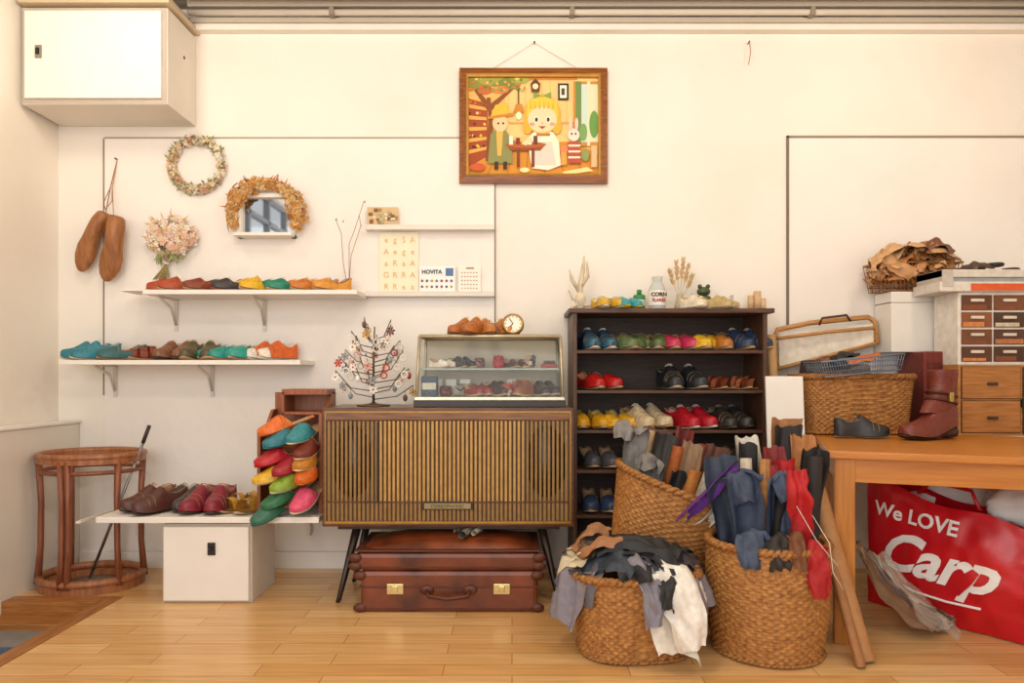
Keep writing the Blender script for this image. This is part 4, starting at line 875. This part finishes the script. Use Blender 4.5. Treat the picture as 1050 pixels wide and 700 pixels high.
for h in (.023,.046): k=.17+.02*h/.07; b.tube([(-k,-.08-.003,h),(k,-.083,h),(k,.083,h),(-k,.083,h)],.0014,ms,4,closed=True)
b.done('wire_tray')

b=MB(); b.box(X(938,3.3),X(960,3.3),-.27,-.05,TH,1.10,leather('#7a2c20'),.008); b.box(X(938,3.3)+.02,X(960,3.3)-.02,-.276,-.268,TH+.05,1.05,leather('#64201a'),.004); b.done('leather_case')
dx0,dx1=X(978,3.15),X(1048,3.15); dt=Z(374,3.15)
b=MB(); WD=wood('#c58c50','#a06c2e',.4,0); b.box(dx0,dx1,-.38,-.20,TH,dt,WD,.004); WD2=wood('#ba7e42','#96602a',.4,0)
for i in range(2):
    z0=TH+.015+i*.155; b.box(dx0+.013,dx1-.032,-.384,-.38,z0-.002,z0+.147,mat('#5a3a1c')); b.box(dx0+.016,dx1-.035,-.388,-.38,z0+.001,z0+.144,WD2,.003); b.box((dx0+dx1)/2-.03,(dx0+dx1)/2+.015,-.398,-.388,z0+.06,z0+.075,mat('#4a3020',.5),.003)
b.box(dx1-.022,dx1-.004,-.392,-.38,TH+.01,dt-.01,metalm('#8a8478')); b.box(dx1-.03,dx1-.002,-.396,-.38,TH+.13,TH+.17,mat('#2c2622'),.003)
b.done('wooden_drawer_box')
b=MB(); ct=Z(300,3.15); cb=dt; b.box(dx0,dx1,-.38,-.20,cb,ct,mat('#eae4d8',.45),.004)
dcol=['#5a3422','#4a2c1c','#74462a','#52342a','#8a5230','#4a3020','#623a26','#7a482c']
for r in range(4):
    for c_ in range(2):
        w_=(dx1-dx0-.02)/2; x0_=dx0+.01+c_*w_; z0=cb+.01+r*(ct-cb-.02)/4; h_=(ct-cb-.02)/4
        b.box(x0_+.004,x0_+w_-.004,-.384,-.376,z0+.004,z0+h_-.004,mat(dcol[r*2+c_],.2),.002); b.box(x0_+w_*.3,x0_+w_*.7,-.392,-.384,z0+h_*.55,z0+h_*.72,mat('#e0d6c6',.4),.002)
        b.box(x0_+.01,x0_+w_-.01-R(0,.04),-.3855,-.384,z0+.008,z0+R(.02,.03),leather(random.choice(['#d88a4a','#c07848','#d8c8a8','#8a4a2a'])))
b.done('parts_drawer_cabinet')
b=MB(); b.box(X(910,3.36),X(980,3.36)+.02,-.175,-.02,1.10,1.395,mat('#eae6de',.6,0,.04,10,.03),.004); b.box(X(910,3.36)+.0,X(980,3.36)+.02,-.178,-.02,1.34,1.344,mat('#c8c0b4')); b.done('white_carton')
b=MB(); fx0,fx1=X(957,3.15),2.60
b.box(fx0,fx1,-.40,-.19,ct,ct+.045,mat('#e4ded4',.5),.004); b.box(fx0+.14,fx1,-.404,-.2,ct+.004,ct+.036,mat('#e0602a',.5),.002); b.box(fx0+.02,fx1-.05,-.39,-.20,ct+.045,ct+.065,mat('#a8abb0',.5),.003); b.box(fx0+.01,fx1-.03,-.40,-.2,ct+.065,ct+.10,mat('#dcd6cc',.5),.003); b.box(fx0+.01,fx0+.06,-.402,-.2,ct+.02,ct+.10,mat('#c8c0b4',.4),.003)
b.done('document_boxes')
b=MB(); zf=ct+.10
for i,px in enumerate((988,1002,1020,1036)): b.tube([(X(px,3.2)+.03*math.cos(a),-.3+.03*math.sin(a),zf+.012+.012*(i%3)) for a in [2*pi*k/16 for k in range(16)]],.009,mat(['#3a2a22','#5a3a2a','#2a2624'][i%3],.5),6,closed=True)
strip(b,[(X(985,3.2),-.3,zf+.01),(X(1000,3.2),-.3,zf+.05),(X(1015,3.2),-.3,zf+.03)],[.04,.05,.04],leather('#5a4438'),.3,50,(0,1,0)); b.done('leather_straps')
b=MB(); b.M=Matrix.Translation((X(936,3.38),-.105,1.396)); wm=mat('#b47c4c',.4,.4)
def rp(k,z): return [(-.19*k,-.075*k,z),(.19*k,-.075*k,z),(.19*k,.06*k,z),(-.19*k,.06*k,z)]
b.tube(rp(1.08,.14),.005,wm,6,closed=True)
for j in range(5): b.tube(rp(.94+.02*j,.005+.026*j),.0022,wm,4,closed=True)
for i in range(21):
    f=-1+2*i/20; b.tube([(.205*f,-.081,.14),(.18*f,-.07,.004),(.18*f,.056,.004),(.205*f,.065,.14)],.0018,wm,4)
for i in range(7):
    f=-1+2*i/6; b.tube([(-.205,.072*f-.006,.14),(-.18,.063*f-.006,.004)],.0018,wm,4); b.tube([(.205,.072*f-.006,.14),(.18,.063*f-.006,.004)],.0018,wm,4)
b.done('wire_basket')
b=MB(); b.M=Matrix.Translation((X(936,3.38),-.115,1.40))
lc=['#c08450','#d8a874','#9a6238','#6a4430','#e4c296','#b4723e','#d09a66']
for i in range(44):
    x_=R(-.17,.16); z_=R(.04,.20)*(1-.4*abs(x_)/.17)+.02; y_=R(-.05,.03); a=R(-1,1)
    strip(b,[(x_-.07,y_,z_),(x_,y_-.01,z_+R(.02,.06)),(x_+.07,y_+.01,z_+R(-.03,.03))],[.035,.05,.035],leather(random.choice(lc)),.4,60+i,(a*.4,1,a*.5),rip=.028)
strip(b,[(-.24,-.07,.09),(-.22,-.06,.16),(-.12,-.07,.23),(.02,-.05,.22),(.12,-.06,.20),(.21,-.03,.15)],[.03,.045,.06,.07,.05,.03],leather('#d8aa78'),.3,90,(0,1,0))
strip(b,[(.02,-.06,.21),(.08,-.07,.25),(.16,-.06,.19)],[.04,.05,.04],leather('#7a4a2c'),.3,91,(0,1,0)); strip(b,[(-.20,-.08,.18),(-.12,-.09,.14),(-.04,-.09,.08)],[.04,.06,.04],leather('#cf9c68'),.3,92,(0,.4,1))
b.done('leather_scraps',norm=False)
# boot and black shoe
b=MB()
shoe(b,Matrix.Rotation(-1.25,4,'Z'),'#7a3424',style='boot',heel=.04,sole='#3a1e14',inner='#4a2418',k=1.2,top=.215)
b.done('ankle_boot',(X(954,2.95)-.01,-.55,TH),sub=1)
b=MB(); shoe(b,Matrix.Rotation(1.35,4,'Z')@Matrix.Rotation(.0,4,'Y'),'#2c2826',style='oxford',sole='#8a7258',inner='#7a6a5a',lace='#55504a',k=.9)
b.done('lace_up_shoe',(X(888,3.0)-.02,-.50,TH),sub=1)

# ---------------------------------------------------------------- under the table
pl=Vector((X(890,2.98),Y(2.98),0)); pr=Vector((X(1085,2.42),Y(2.42),0)); ud=(pr-pl); BW=ud.length; ud.normalize()
ang=math.atan2(ud.y,ud.x)
MBg=Matrix.Translation(pl)@Matrix.Rotation(ang,4,'Z')
b=MB(); RD=mat('#cc1420',.30,0,.10,14,.25); b.M=MBg
def bf(u,v,s=0): 
    top=.40+.14*(1-u)+.012*math.sin(u*11)
    bul=.05*math.sin(pi*v)*math.sin(pi*u)**.6+.03*math.sin(pi*u)
    wr=.012*noise.noise(Vector((u*5,v*4,3+s)))+.007*noise.noise(Vector((u*14,v*9,7+s)))
    y_=-bul+wr if not s else .17+bul*.6-.06*v+wr
    return Vector((u*BW+.015*noise.noise(Vector((v*3,1,2))),y_,.004+v*top))
b.grid(lambda u,v:bf(u,v),40,26,RD); b.grid(lambda u,v:bf(u,v,1),24,14,RD)
for uu in (0,1): b.grid(lambda u,v,uu=uu:bf(uu,v).lerp(bf(uu,v,1),u)+Vector(((.03 if uu else -.03)*math.sin(pi*u),0,0)),8,14,RD)
WT=emis_free('#f6f2ee')
def onbag(txt,size,x,z,rot,shear,bold):
    t=MB(); t.text(txt,size,WT,Matrix.Rotation(rot,4,'Z'),shear=shear,bold=bold,ext=0)
    vs=[]
    for v in t.v:
        X_=x+v.x; Z_=z+v.y; u=max(0,min(1,X_/BW)); top=.40+.14*(1-u)+.012*math.sin(u*11); vv=max(0,min(1,(Z_-.004)/top)); p=bf(u,vv); vs.append(Vector((X_,p.y-.006,Z_)))
    b.add(vs,t.f,WT)
onbag('We LOVE',.080,.215,.405,-.10,0,.002); onbag('Carp',.215,.285,.245,-.06,.4,.006)
b.tube([Vector((x,bf(x/BW,.25).y-.004,z)) for x,z in ((.12,.135),(.22,.112),(.34,.105),(.46,.108))],.005,WT,6)
b.tube([(.2,.02,.50),(.24,.05,.55),(.38,.06,.53),(.42,.03,.46)],.008,RD,6)
b.done('shopping_bag',norm=False)
b=MB()
def lump(b,c,r,m,seed,amp=.25,nu=36,nv=22):
    rings=[]
    for j in range(nv+1):
        a=-pi/2+pi*j/nv; a=max(-1.55,min(1.55,a)); row=[]
        for k in range(nu):
            th=2*pi*k/nu; d_=Vector((math.cos(a)*math.cos(th),math.cos(a)*math.sin(th),math.sin(a))); q=1+amp*noise.noise(d_*2.2+Vector((seed,0,0)))+amp*.5*noise.noise(d_*7+Vector((seed,0,0)))
            p=Vector((c[0]+d_.x*r[0]*q,c[1]+d_.y*r[1]*q,max(c[2]-r[2]*.85,c[2]+d_.z*r[2]*q))); row.append(p)
        rings.append(row)
    b.loft(rings,m,True,True,True,True)
WF_=mat('#f2ede6',.6,0,.06,8,.3)
lump(b,(1.97,-.52,.46),(.27,.14,.12),WF_,3,.18); lump(b,(2.08,-.80,.46),(.20,.14,.11),WF_,12,.2); lump(b,(2.12,-.46,.18),(.30,.19,.19),mat('#cfc4b4',.6,0,.1,8,.3),8,.15); b.done('fabric_bundle')
b=MB()
for i in range(4): b.tube([(2.02+.16*math.cos(a)+.03*i,-.62+.02*i,.585+.01*math.sin(a)) for a in [2*pi*k/24 for k in range(24)]],.004,mat('#8a6a50',.5),5,closed=True)
b.done('wire_hangers')
b=MB()
cl=['#8a6a4c','#a88a68','#6a625c','#9a8e80','#b8a890','#5c4634','#c8bca8']
for i in range(9):
    x0,y0=1.33+.022*i,-.86; o_=.016*i
    strip(b,[(x0+.01,y0+o_,.34-.014*i),(x0+.07,y0-.02+o_,.22-.012*i),(x0+.17,y0-.06+o_,.10-.006*i),(x0+.25,y0-.09+o_,.045)],[.03,.06,.065,.03],mat(cl[i%7],.45,0,.25,18,.5,'sheet'),.22,100+i,(.35,1,.5),rip=.010)
b.done('leather_sheet_bundle',norm=False)
b=MB()
strip(b,[(1.40,-.92,.32),(1.46,-.97,.22),(1.54,-1.01,.12),(1.62,-1.04,.05)],[.03,.07,.07,.04],mat('#d8d0c4',.15,0,.2,14,.6,'plastic',None,.8,.25),.2,120,(.35,1,.5),rip=.02); b.done('plastic_wrap',norm=False)

# ---------------------------------------------------------------- camera
cam=bpy.data.cameras.new('camera'); cam.sensor_width=36; cam.lens=24; cam.shift_y=35/1050; cam.clip_start=.02
co=bpy.data.objects.new('camera',cam); co.location=(0,-3.5,CH); co.rotation_euler=(pi/2,0,0); bpy.context.scene.collection.objects.link(co); bpy.context.scene.camera=co
# ---------------------------------------------------------------- lights
w=bpy.data.worlds.new('World'); bpy.context.scene.world=w; w.use_nodes=True; bg=w.node_tree.nodes['Background']; bg.inputs[0].default_value=(.97,.98,.98,1); bg.inputs[1].default_value=.82
def area(name,loc,tgt,sx,sy,p,col):
    l=bpy.data.lights.new(name,'AREA'); l.shape='RECTANGLE'; l.size=sx; l.size_y=sy; l.energy=p; l.color=col
    o=bpy.data.objects.new(name,l); o.location=loc; o.rotation_euler=(Vector(tgt)-Vector(loc)).to_track_quat('-Z','Y').to_euler(); bpy.context.scene.collection.objects.link(o)
area('window_light',(-.8,-4.7,1.7),(0,0,1.1),3.2,2.0,66,(1,.98,.96))
for i,(x_,y_,p) in enumerate(((-1.7,-.95,14),(0.1,-1.3,23),(1.9,-1.2,23),(-.6,-2.6,30),(1.2,-2.6,30))):
    l=bpy.data.lights.new('ceiling_lamp','POINT'); l.energy=p; l.color=(1,.85,.67); l.shadow_soft_size=.10
    o=bpy.data.objects.new('ceiling_lamp',l); o.location=(x_,y_,2.62); bpy.context.scene.collection.objects.link(o)
sc=bpy.context.scene
sc.view_settings.view_transform='Standard'; sc.view_settings.look='None'; sc.view_settings.exposure=-.04
print('OBJECTS',len(sc.objects))
